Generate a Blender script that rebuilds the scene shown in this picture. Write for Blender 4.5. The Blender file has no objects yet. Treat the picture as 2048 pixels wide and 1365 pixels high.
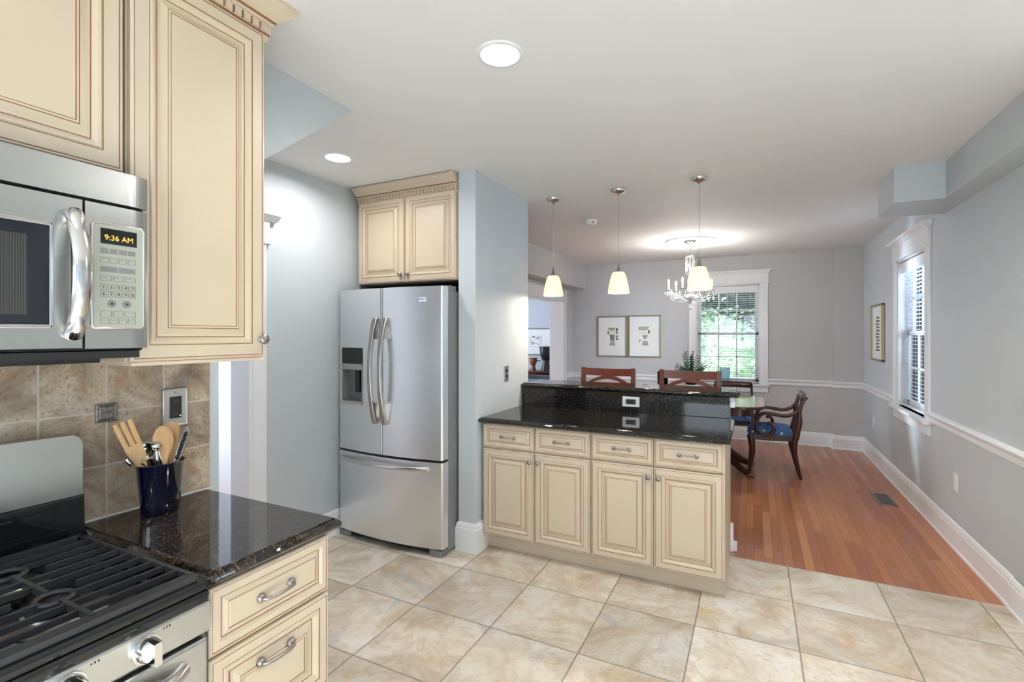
import bpy, math, random
from mathutils import Vector, Matrix, noise
random.seed(7)
PI = math.pi
C = bpy.context.scene.collection
S = bpy.context.scene

# ------------------------------------------------------------------ camera, world, light, exposure
cam_d = bpy.data.cameras.new('camera'); cam = bpy.data.objects.new('camera', cam_d); C.objects.link(cam)
cam.location = (0, 0, 1.475); cam.rotation_euler = (PI/2, 0, math.radians(26.25))
cam_d.sensor_width = 36.0; cam_d.lens = 982/2048*36; cam_d.shift_y = -11.5/2048
cam_d.clip_start = 0.05; cam_d.clip_end = 200
S.camera = cam
S.view_settings.view_transform = 'Standard'; S.view_settings.look = 'None'
S.view_settings.gamma = 1; S.view_settings.use_curve_mapping = False
S.view_settings.exposure = 0.82
S.cycles.max_bounces = 10; S.cycles.diffuse_bounces = 5; S.cycles.glossy_bounces = 4
S.cycles.transparent_max_bounces = 12; S.cycles.sample_clamp_indirect = 6
S.cycles.caustics_reflective = False; S.cycles.caustics_refractive = False
W = bpy.data.worlds.new('sky'); S.world = W; W.use_nodes = True
bg = W.node_tree.nodes['Background']; bg.inputs[0].default_value = (.74, .87, 1.0, 1); bg.inputs[1].default_value = 2.0

def lamp(name, kind, loc, power, color=(1, 1, 1), rot=(0, 0, 0), size=.1, size_y=None, shape=None, spread=None):
    d = bpy.data.lights.new(name, kind); d.energy = power; d.color = color
    if kind == 'AREA':
        d.shape = shape or ('RECTANGLE' if size_y else 'SQUARE'); d.size = size
        if size_y: d.size_y = size_y
        if spread: d.spread = spread
    elif kind == 'SUN': d.angle = size
    else: d.shadow_soft_size = size
    o = bpy.data.objects.new(name, d); o.location = loc; o.rotation_euler = rot; C.objects.link(o); return o
SKYC = (.76, .88, 1.0)
def aim(a, b): return (Vector(b)-Vector(a)).to_track_quat('-Z', 'Y').to_euler()
def sky_lamp(a, b, power, size, spread, col=SKYC): lamp('daylight_fill', 'AREA', a, power, col, aim(a, b), size, spread=math.radians(spread))
# daylight: lamps outside the dining windows, plus unseen ones added to brighten the rooms
sky_lamp((-1.1, -4.4, 3.6), (.85, -.9, .1), 640, 1.8, 60)           # fill beam through an added rear window, bounced off the floor
lamp('daylight_fill', 'AREA', (-.35, -2.75, 1.6), 22, SKYC, (PI/2, 0, 0), 1.8, 1.15)  # flat fill lamp outside the same added rear window
sky_lamp((3.2, -.75, 3.4), (.6, -.75, .6), 12, 1.4, 60)              # fill through an added, unseen kitchen side window
sky_lamp((-.35, 9.0, 3.3), (-.35, 6.9, .6), 300, 1.3, 80)
sky_lamp((-1.95, 8.75, 1.9), (-.30, 7.66, 1.5), 1700, .9, 100)            # extra lamp hidden beside the window, added to brighten the dining room             # dining window
sky_lamp((2.9, 5.5, 3.4), (.6, 5.4, .5), 300, 1.3, 80)
sky_lamp((3.4, 3.3, 2.0), (1.25, 5.45, 1.5), 260, 1.6, 90)              # extra lamp out of sight, added to lift the dining room                # right window
lamp('daylight_fill', 'AREA', (-6.35, 6.6, 1.5), 85, (.78, .88, 1.0), (0, -PI/2, 0), 1.6, 2.2)  # fill lamp in an added, unseen living room window
lamp('daylight_fill', 'AREA', (-3.37, 3.72, 1.5), 36, (.84, .91, 1.0), (-PI/2, 0, 0), .8, 1.3)      # added lamp behind a made-up hall window, brightens the hall wall
REC_W = 5.2; PEND_W = 8.5; CHAND_W = 7.5
WARM = (1.0, .98, .96)

# ------------------------------------------------------------------ materials
def mat(name, col=(.8, .8, .8), rough=.5, metal=0, **kw):
    m = bpy.data.materials.new(name); m.use_nodes = True
    b = m.node_tree.nodes['Principled BSDF']
    b.inputs['Base Color'].default_value = (*col, 1); b.inputs['Roughness'].default_value = rough
    b.inputs['Metallic'].default_value = metal
    for k, v in kw.items():
        b.inputs[k.replace('_', ' ')].default_value = v
    return m
class N:
    def __init__(s, m): s.t = m.node_tree; s.b = s.t.nodes['Principled BSDF']
    def n(s, typ, **kw):
        x = s.t.nodes.new(typ)
        for k, v in kw.items(): setattr(x, k, v)
        return x
    def l(s, a, b): s.t.links.new(a, b)
    def setin(s, x, i, v):
        if hasattr(v, 'is_output'): s.l(v, x.inputs[i])
        else: x.inputs[i].default_value = v
    def math(s, op, a, b=None, c=None):
        x = s.n('ShaderNodeMath', operation=op); s.setin(x, 0, a)
        if b is not None: s.setin(x, 1, b)
        if c is not None: s.setin(x, 2, c)
        return x.outputs[0]
    def pos(s): return s.n('ShaderNodeNewGeometry').outputs['Position']
    def obj(s): return s.n('ShaderNodeTexCoord').outputs['Object']
    def map(s, v, scale=(1, 1, 1), loc=(0, 0, 0)):
        x = s.n('ShaderNodeMapping'); s.l(v, x.inputs[0]); x.inputs['Scale'].default_value = scale; x.inputs['Location'].default_value = loc
        return x.outputs[0]
    def noise(s, v, scale, detail=4, rough=.55, dist=0):
        x = s.n('ShaderNodeTexNoise'); s.l(v, x.inputs['Vector']); x.inputs['Scale'].default_value = scale
        x.inputs['Detail'].default_value = detail; x.inputs['Roughness'].default_value = rough; x.inputs['Distortion'].default_value = dist
        return x.outputs[0]
    def ramp(s, f, stops, interp='LINEAR'):
        x = s.n('ShaderNodeValToRGB'); s.l(f, x.inputs[0]); r = x.color_ramp; r.interpolation = interp
        while len(r.elements) < len(stops): r.elements.new(.5)
        for e, (p, c) in zip(r.elements, stops): e.position = p; e.color = (*c, 1) if len(c) == 3 else c
        return x.outputs[0]
    def mix(s, f, a, b, mode='MIX'):
        x = s.n('ShaderNodeMix', data_type='RGBA', blend_type=mode); s.setin(x, 0, f)
        for i, v in ((6, a), (7, b)):
            if hasattr(v, 'is_output'): s.l(v, x.inputs[i])
            else: x.inputs[i].default_value = (*v, 1)
        return x.outputs[2]
    def sep(s, v): x = s.n('ShaderNodeSeparateXYZ'); s.l(v, x.inputs[0]); return x.outputs
    def comb(s, a, b, c):
        x = s.n('ShaderNodeCombineXYZ')
        for i, v in enumerate((a, b, c)): s.setin(x, i, v)
        return x.outputs[0]
    def wn(s, v, typ='3D'): x = s.n('ShaderNodeTexWhiteNoise', noise_dimensions=typ); s.l(v, x.inputs[0]); return x.outputs
    def bump(s, h, strength=.2, dist=.002):
        x = s.n('ShaderNodeBump'); x.inputs['Strength'].default_value = strength; x.inputs['Distance'].default_value = dist
        s.l(h, x.inputs['Height']); s.l(x.outputs[0], s.b.inputs['Normal'])
    def base(s, c): s.l(c, s.b.inputs['Base Color'])
    def vadd(s, a, b): x = s.n('ShaderNodeVectorMath', operation='ADD'); s.l(a, x.inputs[0]); s.setin(x, 1, b); return x.outputs[0]
    def vscale(s, a, k): x = s.n('ShaderNodeVectorMath', operation='SCALE'); s.l(a, x.inputs[0]); x.inputs['Scale'].default_value = k; return x.outputs[0]

M = {}
def paint(key, col, rough=.55):
    m = mat(key, col, rough); k = N(m); p = k.pos()
    k.base(k.mix(k.noise(p, 3.0, 3), tuple(c*.975 for c in col), tuple(min(1, c*1.025) for c in col)))
    k.bump(k.noise(p, 160, 2), .05, .001); M[key] = m; return m
paint('wall_paint', (.54, .585, .62)); paint('wall_paint_dining_lit', (.54, .535, .54)); paint('wall_paint_blue', (.50, .55, .61))  # dining copy of the same paint, tint of its light mixed in
paint('hall_paint', (.80, .82, .85)); paint('ceiling_paint', (.79, .79, .79), .7); paint('trim_white', (.84, .85, .875), .32); paint('door_white', (.80, .84, .92), .3)
cream = (.57, .465, .345)
m = mat('cream_lacquer', cream, .40); k = N(m); k.base(k.mix(k.noise(k.obj(), 2.5, 3), (.555, .45, .33), (.585, .48, .36))); M['cream'] = m
m.node_tree.nodes['Principled BSDF'].inputs['Coat Weight'].default_value = .0
M['glaze'] = mat('brown_glaze', (.24, .10, .04), .5)
M['cabinet_inside'] = mat('cabinet_dark', (.05, .045, .04), .7)
M['pewter'] = mat('pewter', (.36, .33, .30), .32, 1)
M['chrome'] = mat('chrome', (.80, .80, .81), .10, 1)
M['black_gloss'] = mat('black_enamel', (.008, .008, .009), .08); M['black_plastic'] = mat('black_plastic', (.012, .012, .013), .4)
M['cast_iron'] = mat('cast_iron', (.022, .023, .026), .48)
M['white_plastic'] = mat('white_plastic', (.86, .86, .85), .3)
M['dark_glass'] = mat('dark_glass', (.012, .013, .02), .06)
M['grey_plastic'] = mat('grey_plastic', (.20, .20, .205), .5)
def steel(key, col, rough, aniso=(1, 1, 60), metal=.95):
    m = mat(key, col, rough, metal); k = N(m); p = k.map(k.obj(), aniso)
    n = k.noise(p, 60, 2); k.l(k.math('MULTIPLY_ADD', n, .015, rough-.008), k.b.inputs['Roughness'])
    k.b.inputs['Anisotropic'].default_value = .6; M[key] = m
steel('steel_vertical', (.78, .785, .80), .32, (14, 14, .6)); steel('steel_horizontal', (.47, .465, .445), .27, (14, .6, 14))
M['steel_handle'] = mat('satin_steel', (.62, .60, .58), .24, 1); M['taupe_steel'] = mat('taupe_steel', (.40, .37, .345), .28, 1); M['polished_steel'] = mat('polished_steel', (.70, .68, .67), .14, 1); steel('nickel_plate', (.58, .56, .52), .33, (10, 10, 1))
M['wood_spoon'] = mat('beech_wood', (.62, .36, .16), .55); k = N(M['wood_spoon']); k.base(k.mix(k.noise(k.map(k.obj(), (30, 30, 4)), 6, 3), (.50, .27, .11), (.72, .45, .22)))
def wood(key, a, b, rough=.32, coat=.12):
    m = mat(key, a, rough, Coat_Weight=coat, Coat_Roughness=.12, Specular_IOR_Level=.3); k = N(m)
    k.base(k.mix(k.noise(k.map(k.obj(), (4, 22, 22)), 4, 4, .6, .6), a, b)); M[key] = m
wood('cherry_wood', (.050, .013, .007), (.10, .026, .013)); wood('mahogany', (.026, .008, .005), (.055, .014, .008), .28, .15); wood('console_wood', (.10, .026, .016), (.16, .045, .028))
wood('table_top_wood', (.20, .075, .045), (.30, .12, .075), .22, .8)
M['navy_glaze'] = mat('navy_ceramic', (.0018, .0022, .013), .07, Coat_Weight=1.0)
M['brass_frame'] = mat('antique_gold', (.42, .34, .20), .38, .7); M['mat_board'] = mat('mat_board', (.80, .82, .83), .7); M['print_paper'] = mat('print_paper', (.84, .82, .75), .75); M['ink'] = mat('ink', (.06, .06, .06), .8); M['ink_grey'] = mat('ink_grey', (.12, .12, .12), .8)
M['brown_frame'] = mat('bronze_frame', (.22, .20, .17), .4, .6)
M['blue_slate_fabric'] = mat('slate_fabric', (.20, .25, .31), .9)
M['slat_white'] = mat('slat_white', (.84, .87, .92), .4); M['cord_white'] = mat('cord_white', (.8, .8, .8), .6)
m = mat('blue_upholstery', (.02, .085, .26), .75); k = N(m); p = k.obj(); v = k.n('ShaderNodeTexVoronoi'); k.l(p, v.inputs['Vector']); v.inputs['Scale'].default_value = 16
k.base(k.mix(k.ramp(v.outputs['Distance'], [(.0, (1, 1, 1)), (.20, (1, 1, 1)), (.24, (0, 0, 0))]), (.022, .075, .20), k.ramp(v.outputs['Color'], [(.3, (.45, .55, .60)), (.6, (.45, .30, .20)), (.61, (.018, .085, .27))]))); M['blue_upholstery'] = m
# window glass
m = bpy.data.materials.new('window_glass'); m.use_nodes = True; t = m.node_tree; t.nodes.clear()
o_ = t.nodes.new('ShaderNodeOutputMaterial'); mx = t.nodes.new('ShaderNodeMixShader'); tr = t.nodes.new('ShaderNodeBsdfTransparent'); gl = t.nodes.new('ShaderNodeBsdfGlossy'); fr = t.nodes.new('ShaderNodeFresnel')
gl.inputs['Roughness'].default_value = .01; fr.inputs[0].default_value = 1.5; t.links.new(fr.outputs[0], mx.inputs[0]); t.links.new(tr.outputs[0], mx.inputs[1]); t.links.new(gl.outputs[0], mx.inputs[2]); t.links.new(mx.outputs[0], o_.inputs[0]); M['window_glass'] = m
tr.inputs[0].default_value = (.94, .97, .98, 1)
M['crystal'] = mat('crystal', (1, 1, 1), .06, Transmission_Weight=.30, IOR=1.6); M['crystal'].node_tree.nodes['Principled BSDF'].inputs['Specular IOR Level'].default_value = .8
M['amber_crystal'] = mat('amber_crystal', (1, .82, .6), .02, Transmission_Weight=1.0, IOR=1.55)
M['blue_glass'] = mat('blue_glass', (.42, .74, .96), .12, Transmission_Weight=.55, IOR=1.45)
M['clear_glass'] = mat('clear_glass', (.93, .97, 1), .02, Transmission_Weight=1.0, IOR=1.3)
def emis(key, col, st, base=(.8, .8, .8)):
    m = mat(key, base, .5); b = m.node_tree.nodes['Principled BSDF']; b.inputs['Emission Color'].default_value = (*col, 1); b.inputs['Emission Strength'].default_value = st; M[key] = m
emis('lens_glow', (1, .95, .88), 9); emis('bulb_glow', (1, .86, .62), 30); emis('amber_led', (1, .45, .06), 1.1, (.3, .1, 0)); emis('green_led', (.5, .9, .1), 1.5); emis('night_light', (.9, .97, 1), 6)
# lit pendant glass: a real lamp glows inside it; the shade itself is the glowing diffuser
m = mat('shade_glass', (.93, .84, .66), .4); b = m.node_tree.nodes['Principled BSDF']; k = N(m)
st = k.noise(k.map(k.obj(), (60, 60, 4)), 1.2, 3)
b.inputs['Emission Color'].default_value = (1, .74, .36, 1); k.l(k.math('MULTIPLY_ADD', st, .30, .36), b.inputs['Emission Strength']); M['shade_glass'] = m
# granite
def granite(key, base, fleck, amt):
    m = mat(key, base, .05); k = N(m); p = k.pos()
    v = k.n('ShaderNodeTexVoronoi'); k.l(p, v.inputs['Vector']); v.inputs['Scale'].default_value = 210
    f = k.ramp(k.sep(v.outputs['Color'])[0], [(amt, (0, 0, 0)), (amt+.12, (1, 1, 1))])
    n = k.noise(p, 38, 5, .7); n2 = k.ramp(n, [(.42, (0, 0, 0)), (.62, (1, 1, 1))])
    c = k.mix(k.math('MULTIPLY', f, k.math('MULTIPLY_ADD', n2, .8, .2)), base, fleck)
    v2 = k.n('ShaderNodeTexVoronoi'); k.l(p, v2.inputs['Vector']); v2.inputs['Scale'].default_value = 90
    c = k.mix(k.ramp(v2.outputs['Distance'], [(.0, (1, 1, 1)), (.13, (1, 1, 1)), (.16, (0, 0, 0))]), c, (.14, .11, .09))
    k.base(c); M[key] = m
granite('granite', (.009, .008, .008), (.105, .06, .034), .62)
granite('granite_peninsula', (.007, .007, .007), (.05, .042, .034), .62)
# slate-look tiles (floor and backsplash)
def tiles(key, ax, ay, ox, oy, px, py, gw, groutc, sets, rough, seed, scl=1.0):
    m = mat(key, (.6, .5, .4), rough); k = N(m); P = k.pos(); s = k.sep(P)
    u = k.math('DIVIDE', k.math('SUBTRACT', s[ax], ox), px); v = k.math('DIVIDE', k.math('SUBTRACT', s[ay], oy), py)
    fu, fv = k.math('FLOOR', u), k.math('FLOOR', v)
    ru = k.math('MULTIPLY', k.math('PINGPONG', u, .5), px); rv = k.math('MULTIPLY', k.math('PINGPONG', v, .5), py)
    dmin = k.math('MINIMUM', ru, rv)
    g = k.ramp(dmin, [(gw, (1, 1, 1)), (gw+.0018, (0, 0, 0))])
    r = k.wn(k.comb(fu, fv, seed)); off = k.vscale(r[1], 40)
    Q = k.vadd(P, off)
    n1 = k.noise(Q, 2.6*scl, 6, .62, 1.2); n2 = k.noise(Q, 7*scl, 8, .7, .6); n3 = k.noise(k.vadd(Q, (7, 3, 1)), 1.7*scl, 4, .5, 2.2); n4 = k.noise(Q, 45*scl, 5, .7)
    c = k.ramp(n1, sets['main'])
    c = k.mix(k.math('MULTIPLY', k.ramp(n2, [(.52, (0, 0, 0)), (.68, (1, 1, 1))]), sets['rust_amt']), c, sets['rust'])
    c = k.mix(k.math('MULTIPLY', k.ramp(n3, [(.60, (0, 0, 0)), (.68, (1, 1, 1))]), sets['blue_amt']), c, sets['blue'])
    c = k.mix(k.math('MULTIPLY', k.ramp(n4, [(.36, (1, 1, 1)), (.46, (0, 0, 0))]), sets['speck']), c, sets['dark'])
    # thin veins
    vn = k.math('ABSOLUTE', k.math('SUBTRACT', k.noise(k.vadd(Q, (1, 9, 4)), 1.5*scl, 5, .55, 1.0), .5))
    c = k.mix(k.math('MULTIPLY', k.ramp(vn, [(.0, (1, 1, 1)), (.014, (0, 0, 0))]), .32), c, sets['vein'])
    tone = k.math('MULTIPLY_ADD', r[0], sets['var'], 1-sets['var']*.55)
    c = k.mix(1.0, c, k.comb(tone, tone, tone), 'MULTIPLY')
    k.base(k.mix(g, c, groutc))
    h = k.math('MULTIPLY_ADD', g, -1.2, k.math('MULTIPLY', n2, .7)); k.bump(h, .35, .0016)
    k.l(k.math('MULTIPLY_ADD', n4, .3, rough-.12), k.b.inputs['Roughness']); M[key] = m
tiles('floor_tile', 0, 1, .191, 2.645, .4622, .4700, .0024, (.15, .12, .095), dict(
    main=[(.28, (.38, .29, .20)), (.40, (.56, .465, .35)), (.52, (.68, .61, .50)), (.70, (.76, .73, .66))], rust=(.56, .38, .21), rust_amt=.7,
    blue=(.42, .43, .42), blue_amt=.5, dark=(.32, .25, .18), vein=(.42, .27, .15), var=.30, speck=.26), .42, 3.0)
tiles('backsplash_tile', 1, 2, .807, 1.075, .1625, .1635, .0022, (.56, .50, .41), dict(
    main=[(.28, (.17, .115, .07)), (.42, (.33, .25, .17)), (.55, (.46, .37, .265)), (.72, (.60, .52, .41))], rust=(.40, .20, .09), rust_amt=.75,
    blue=(.25, .24, .225), blue_amt=.7, dark=(.10, .07, .045), vein=(.25, .15, .08), var=.30, speck=.55), .5, 8.0, 2.4)
# strip hardwood
m = mat('hardwood', (.4, .18, .09), .30, Coat_Weight=.22, Coat_Roughness=.15); k = N(m); P = k.pos(); s = k.sep(P)
u = k.math('DIVIDE', s[0], .058); fu = k.math('FLOOR', u); r1 = k.wn(k.comb(fu, 3.7, 1.3))[0]
v = k.math('DIVIDE', k.math('ADD', s[1], k.math('MULTIPLY', r1, 7.3)), .95); fv = k.math('FLOOR', v)
r2 = k.wn(k.comb(fu, fv, 0)); gu = k.math('MULTIPLY', k.math('PINGPONG', u, .5), .058); gv = k.math('MULTIPLY', k.math('PINGPONG', v, .5), .95)
gap = k.ramp(k.math('MINIMUM', gu, gv), [(.0006, (1, 1, 1)), (.0017, (0, 0, 0))])
c = k.ramp(r2[0], [(0, (.32, .100, .036)), (.35, (.43, .147, .052)), (.7, (.52, .195, .070)), (.93, (.60, .26, .10)), (1, (.66, .33, .14))])
gr = k.noise(k.vadd(k.map(P, (26, 1.6, 1)), k.vscale(r2[1], 30)), 3.0, 6, .65, .7)
c = k.mix(k.math('MULTIPLY', gr, .5), c, (.30, .105, .05)); c = k.mix(.18, c, k.ramp(k.noise(P, 90, 3), [(0, (.2, .08, .04)), (1, (.55, .26, .13))]))
k.base(k.mix(k.math('MULTIPLY', gap, .6), c, (.10, .035, .015))); k.bump(k.math('MULTIPLY_ADD', gap, -1, gr), .04, .0005); M['hardwood'] = m
M['leaf_dark'] = mat('houseplant_leaf', (.012, .10, .030), .35)
def leafy(key, a, b, c):
    m = mat(key, b, .6); k = N(m); k.base(k.ramp(k.noise(k.pos(), 4.5, 3), [(.3, a), (.5, b), (.7, c)])); k.b.inputs['Subsurface Weight'].default_value = 0; M[key] = m
leafy('foliage', (.03, .06, .028), (.085, .14, .07), (.22, .28, .18)); leafy('foliage_dark', (.02, .04, .03), (.05, .085, .055), (.12, .17, .12))
M['bark'] = mat('bark', (.07, .055, .04), .9); M['lawn'] = mat('lawn', (.07, .10, .04), .95); M['siding'] = mat('siding', (.23, .33, .47), .7)
m = M['siding']; k = N(m); zz = k.sep(k.pos())[2]; k.base(k.mix(k.ramp(k.math('PINGPONG', zz, .075), [(.0, (1, 1, 1)), (.01, (0, 0, 0))]), (.26, .37, .52), (.08, .12, .18)))
M['drum_black'] = mat('drum_black', (.012, .015, .018), .35); M['drum_wood'] = mat('drum_wood', (.35, .12, .04), .4); M['drum_skin'] = mat('drum_skin', (.62, .52, .38), .8)
m = mat('drum_paint', (.2, .08, .05), .5); k = N(m); v = k.n('ShaderNodeTexVoronoi'); k.l(k.obj(), v.inputs['Vector']); v.inputs['Scale'].default_value = 45; k.base(k.ramp(k.sep(v.outputs['Color'])[0], [(0, (.30, .09, .03)), (.3, (.55, .28, .12)), (.5, (.08, .14, .22)), (.75, (.04, .02, .02)), (1, (.5, .42, .3))], 'CONSTANT')); M['drum_paint'] = m
m = mat('metal_relief', (.23, .21, .19), .4, .8); k = N(m); n = k.noise(k.pos(), 170, 4, .7, 2); k.base(k.ramp(n, [(.4, (.07, .06, .055)), (.6, (.36, .33, .30))])); k.bump(n, .6, .002); M['metal_relief'] = m
m = mat('mesh_window', (.03, .03, .035), .10); k = N(m); yy = k.sep(k.pos())[1]; k.base(k.mix(k.ramp(k.math('PINGPONG', yy, .0022), [(.0008, (0, 0, 0)), (.0012, (1, 1, 1))]), (.02, .02, .022), (.10, .095, .085))); M['mesh_window'] = m
M['pot_silver'] = mat('ribbed_silver_pot', (.75, .76, .78), .3, .3)

# ------------------------------------------------------------------ mesh builder
class MB:
    def __init__(s): s.v = []; s.f = []; s.m = []; s.sm = []
    def add(s, vs, fs, mi=0, smooth=False):
        o = len(s.v); s.v += [tuple(p) for p in vs]
        for f in fs: s.f.append(tuple(i+o for i in f)); s.m.append(mi); s.sm.append(smooth)
    def box(s, a, b, mi=0):
        x0, y0, z0 = (min(p, q) for p, q in zip(a, b)); x1, y1, z1 = (max(p, q) for p, q in zip(a, b))
        s.add([(x0, y0, z0), (x1, y0, z0), (x1, y1, z0), (x0, y1, z0), (x0, y0, z1), (x1, y0, z1), (x1, y1, z1), (x0, y1, z1)],
              [(0, 3, 2, 1), (4, 5, 6, 7), (0, 1, 5, 4), (1, 2, 6, 5), (2, 3, 7, 6), (3, 0, 4, 7)], mi); return s
    def rbox(s, a, b, r, mi=0, axis='z', n=4):
        """box with its four edges along `axis` rounded"""
        ax = 'xyz'.index(axis); i, j = [q for q in range(3) if q != ax]
        lo = [min(p, q) for p, q in zip(a, b)]; hi = [max(p, q) for p, q in zip(a, b)]
        pts = []
        for cx, cy, a0 in ((hi[i]-r, hi[j]-r, 0), (lo[i]+r, hi[j]-r, 90), (lo[i]+r, lo[j]+r, 180), (hi[i]-r, lo[j]+r, 270)):
            for q in range(n+1):
                t = math.radians(a0+90*q/n); pts.append((cx+r*math.cos(t), cy+r*math.sin(t)))
        return s.prism(pts, lo[ax], hi[ax], axis, mi, True)
    def prism(s, pts, a, b, axis='z', mi=0, smooth=False):
        n = len(pts); ax = 'xyz'.index(axis); i, j = [q for q in range(3) if q != ax]
        def mk(p, h): v = [0, 0, 0]; v[i] = p[0]; v[j] = p[1]; v[ax] = h; return v
        V = [mk(p, a) for p in pts]+[mk(p, b) for p in pts]
        s.add(V, [(q, (q+1) % n, n+(q+1) % n, n+q) for q in range(n)], mi, smooth)
        s.add(V, [tuple(range(n-1, -1, -1)), tuple(range(n, 2*n))], mi); return s
    def lathe(s, prof, c=(0, 0, 0), n=24, mi=0, axis='z', sx=1, sy=1, smooth=True, caps=True):
        V = []
        for r, h in prof:
            for q in range(n):
                t = 2*PI*q/n; x, y = r*math.cos(t)*sx, r*math.sin(t)*sy
                p = (x, y, h) if axis == 'z' else ((h, x, y) if axis == 'x' else (y, h, x))
                V.append((c[0]+p[0], c[1]+p[1], c[2]+p[2]))
        F = []
        for a in range(len(prof)-1):
            for q in range(n): F.append((a*n+q, a*n+(q+1) % n, (a+1)*n+(q+1) % n, (a+1)*n+q))
        s.add(V, F, mi, smooth)
        if caps:
            if prof[0][0] > 1e-5: s.add(V[:n], [tuple(range(n-1, -1, -1))], mi)
            if prof[-1][0] > 1e-5: s.add(V[-n:], [tuple(range(n))], mi)
        return s
    def ball(s, c, r, n=10, mi=0, sc=(1, 1, 1)):
        V = []; F = []; m_ = max(4, n//2)
        for a in range(m_+1):
            ph = PI*a/m_
            for q in range(n): t = 2*PI*q/n; V.append((c[0]+r*sc[0]*math.sin(ph)*math.cos(t), c[1]+r*sc[1]*math.sin(ph)*math.sin(t), c[2]-r*sc[2]*math.cos(ph)))
        for a in range(m_):
            for q in range(n): F.append((a*n+q, a*n+(q+1) % n, (a+1)*n+(q+1) % n, (a+1)*n+q))
        s.add(V, F, mi, True); return s
    def tube(s, pts, r, n=8, mi=0, sc=None, closed=False, up=None, smooth=True):
        """tube along pts; r number or list; sc=(a,b) elliptical cross section (a along side, b along up)"""
        P = [Vector(p) for p in pts]; L = len(P); R = r if isinstance(r, (list, tuple)) else [r]*L
        prev = Vector(up) if up else None; V = []
        for i in range(L):
            if closed: T = P[(i+1) % L]-P[i-1]
            else: T = P[min(i+1, L-1)]-P[max(i-1, 0)]
            T.normalize()
            if prev is None: prev = Vector((0, 0, 1)) if abs(T.z) < .9 else Vector((1, 0, 0))
            U = prev-T*prev.dot(T); U.normalize(); B = T.cross(U)
            if not up: prev = U
            a, b = (sc if sc else (1, 1))
            if n == 4: qs = [(1, 1), (-1, 1), (-1, -1), (1, -1)]
            else: qs = [(math.cos(2*PI*q/n), math.sin(2*PI*q/n)) for q in range(n)]
            for x, y in qs: V.append(P[i]+B*(R[i]*a*x)+U*(R[i]*b*y))
        F = []
        for i in range(L if closed else L-1):
            for q in range(n): F.append((i*n+q, i*n+(q+1) % n, ((i+1) % L)*n+(q+1) % n, ((i+1) % L)*n+q))
        s.add(V, F, mi, smooth and n > 4)
        if not closed: s.add(V[:n], [tuple(range(n-1, -1, -1))], mi); s.add(V[-n:], [tuple(range(n))], mi)
        return s
    def cyl(s, a, b, r, n=16, mi=0): return s.tube([a, b], r, n, mi)
    def sweep(s, path, prof, z0=0, mi=0, closed=False, mats=None):
        """profile (out, z) swept along plan path; 'out' is to the left of travel"""
        P = [Vector((p[0], p[1])) for p in path]; L = len(P); V = []
        for i in range(L):
            d = []
            if closed or i > 0: e = P[i]-P[i-1]; d.append(Vector((-e.y, e.x)).normalized())
            if closed or i < L-1: e = P[(i+1) % L]-P[i]; d.append(Vector((-e.y, e.x)).normalized())
            if len(d) == 2: mtr = (d[0]+d[1]); mtr /= max(.2, 1+d[0].dot(d[1]))
            else: mtr = d[0]
            for o, z in prof: V.append((P[i].x+mtr.x*o, P[i].y+mtr.y*o, z0+z))
        n = len(prof)
        for i in range(L if closed else L-1):
            for q in range(n):
                j = (i+1) % L
                s.add([V[i*n+q], V[i*n+(q+1) % n], V[j*n+(q+1) % n], V[j*n+q]], [(3, 2, 1, 0)], mats[q] if mats else mi)
        if not closed: s.add(V[:n], [tuple(range(n))], mi); s.add(V[-n:], [tuple(range(n-1, -1, -1))], mi)
        return s
    def rings(s, O, U, Vv, w, h, prof, back=.018):
        """rectangular profiled panel: O lower-left corner on the back face, U/Vv unit axes, prof [(inset, height, mat)]"""
        O, U, Vv = Vector(O), Vector(U), Vector(Vv); Nn = U.cross(Vv)
        def rect(i, d): return [O+U*i+Vv*i+Nn*d, O+U*(w-i)+Vv*i+Nn*d, O+U*(w-i)+Vv*(h-i)+Nn*d, O+U*i+Vv*(h-i)+Nn*d]
        R = [(rect(0, 0), 0)]+[(rect(i, d), mm) for i, d, mm in prof]
        for a in range(len(R)-1):
            A, B, mm = R[a][0], R[a+1][0], R[a+1][1]
            for q in range(4): s.add([A[q], A[(q+1) % 4], B[(q+1) % 4], B[q]], [(0, 1, 2, 3)], mm)
        s.add(R[-1][0], [(0, 1, 2, 3)], 0); s.add(R[0][0], [(3, 2, 1, 0)], 0); return s
    def build(s, name, mats, parent=None, loc=None, merge=True):
        me = bpy.data.meshes.new(name)
        org = Vector((0, 0, 0))
        if parent is not None:
            q = parent
            while q: org += q.location; q = q.parent
        if loc is not None: org = Vector(loc)
        me.from_pydata([Vector(v)-org for v in s.v], [], s.f)
        for mm in (mats if isinstance(mats, (list, tuple)) else [mats]): me.materials.append(M[mm])
        me.polygons.foreach_set('material_index', s.m); me.polygons.foreach_set('use_smooth', s.sm); me.update()
        o = bpy.data.objects.new(name, me); C.objects.link(o)
        if parent is not None: o.parent = parent
        elif loc is not None: o.location = loc
        return o
def bevel(o, w=.003, seg=2, angle=35):
    b = o.modifiers.new('bevel', 'BEVEL'); b.width = w; b.segments = seg; b.limit_method = 'ANGLE'; b.angle_limit = math.radians(angle); b.harden_normals = False
    return o
def thing(name, label, cat, loc=(0, 0, 0), rotz=0, group=None):
    o = bpy.data.objects.new(name, None); C.objects.link(o); o.location = loc; o.rotation_euler = (0, 0, rotz); o.empty_display_size = .05
    o['label'] = label; o['category'] = cat
    if group: o['group'] = group
    return o
def tag(o, label, cat, group=None):
    o['label'] = label; o['category'] = cat
    if group: o['group'] = group
    return o
def struct(o): o['kind'] = 'structure'; return o
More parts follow.
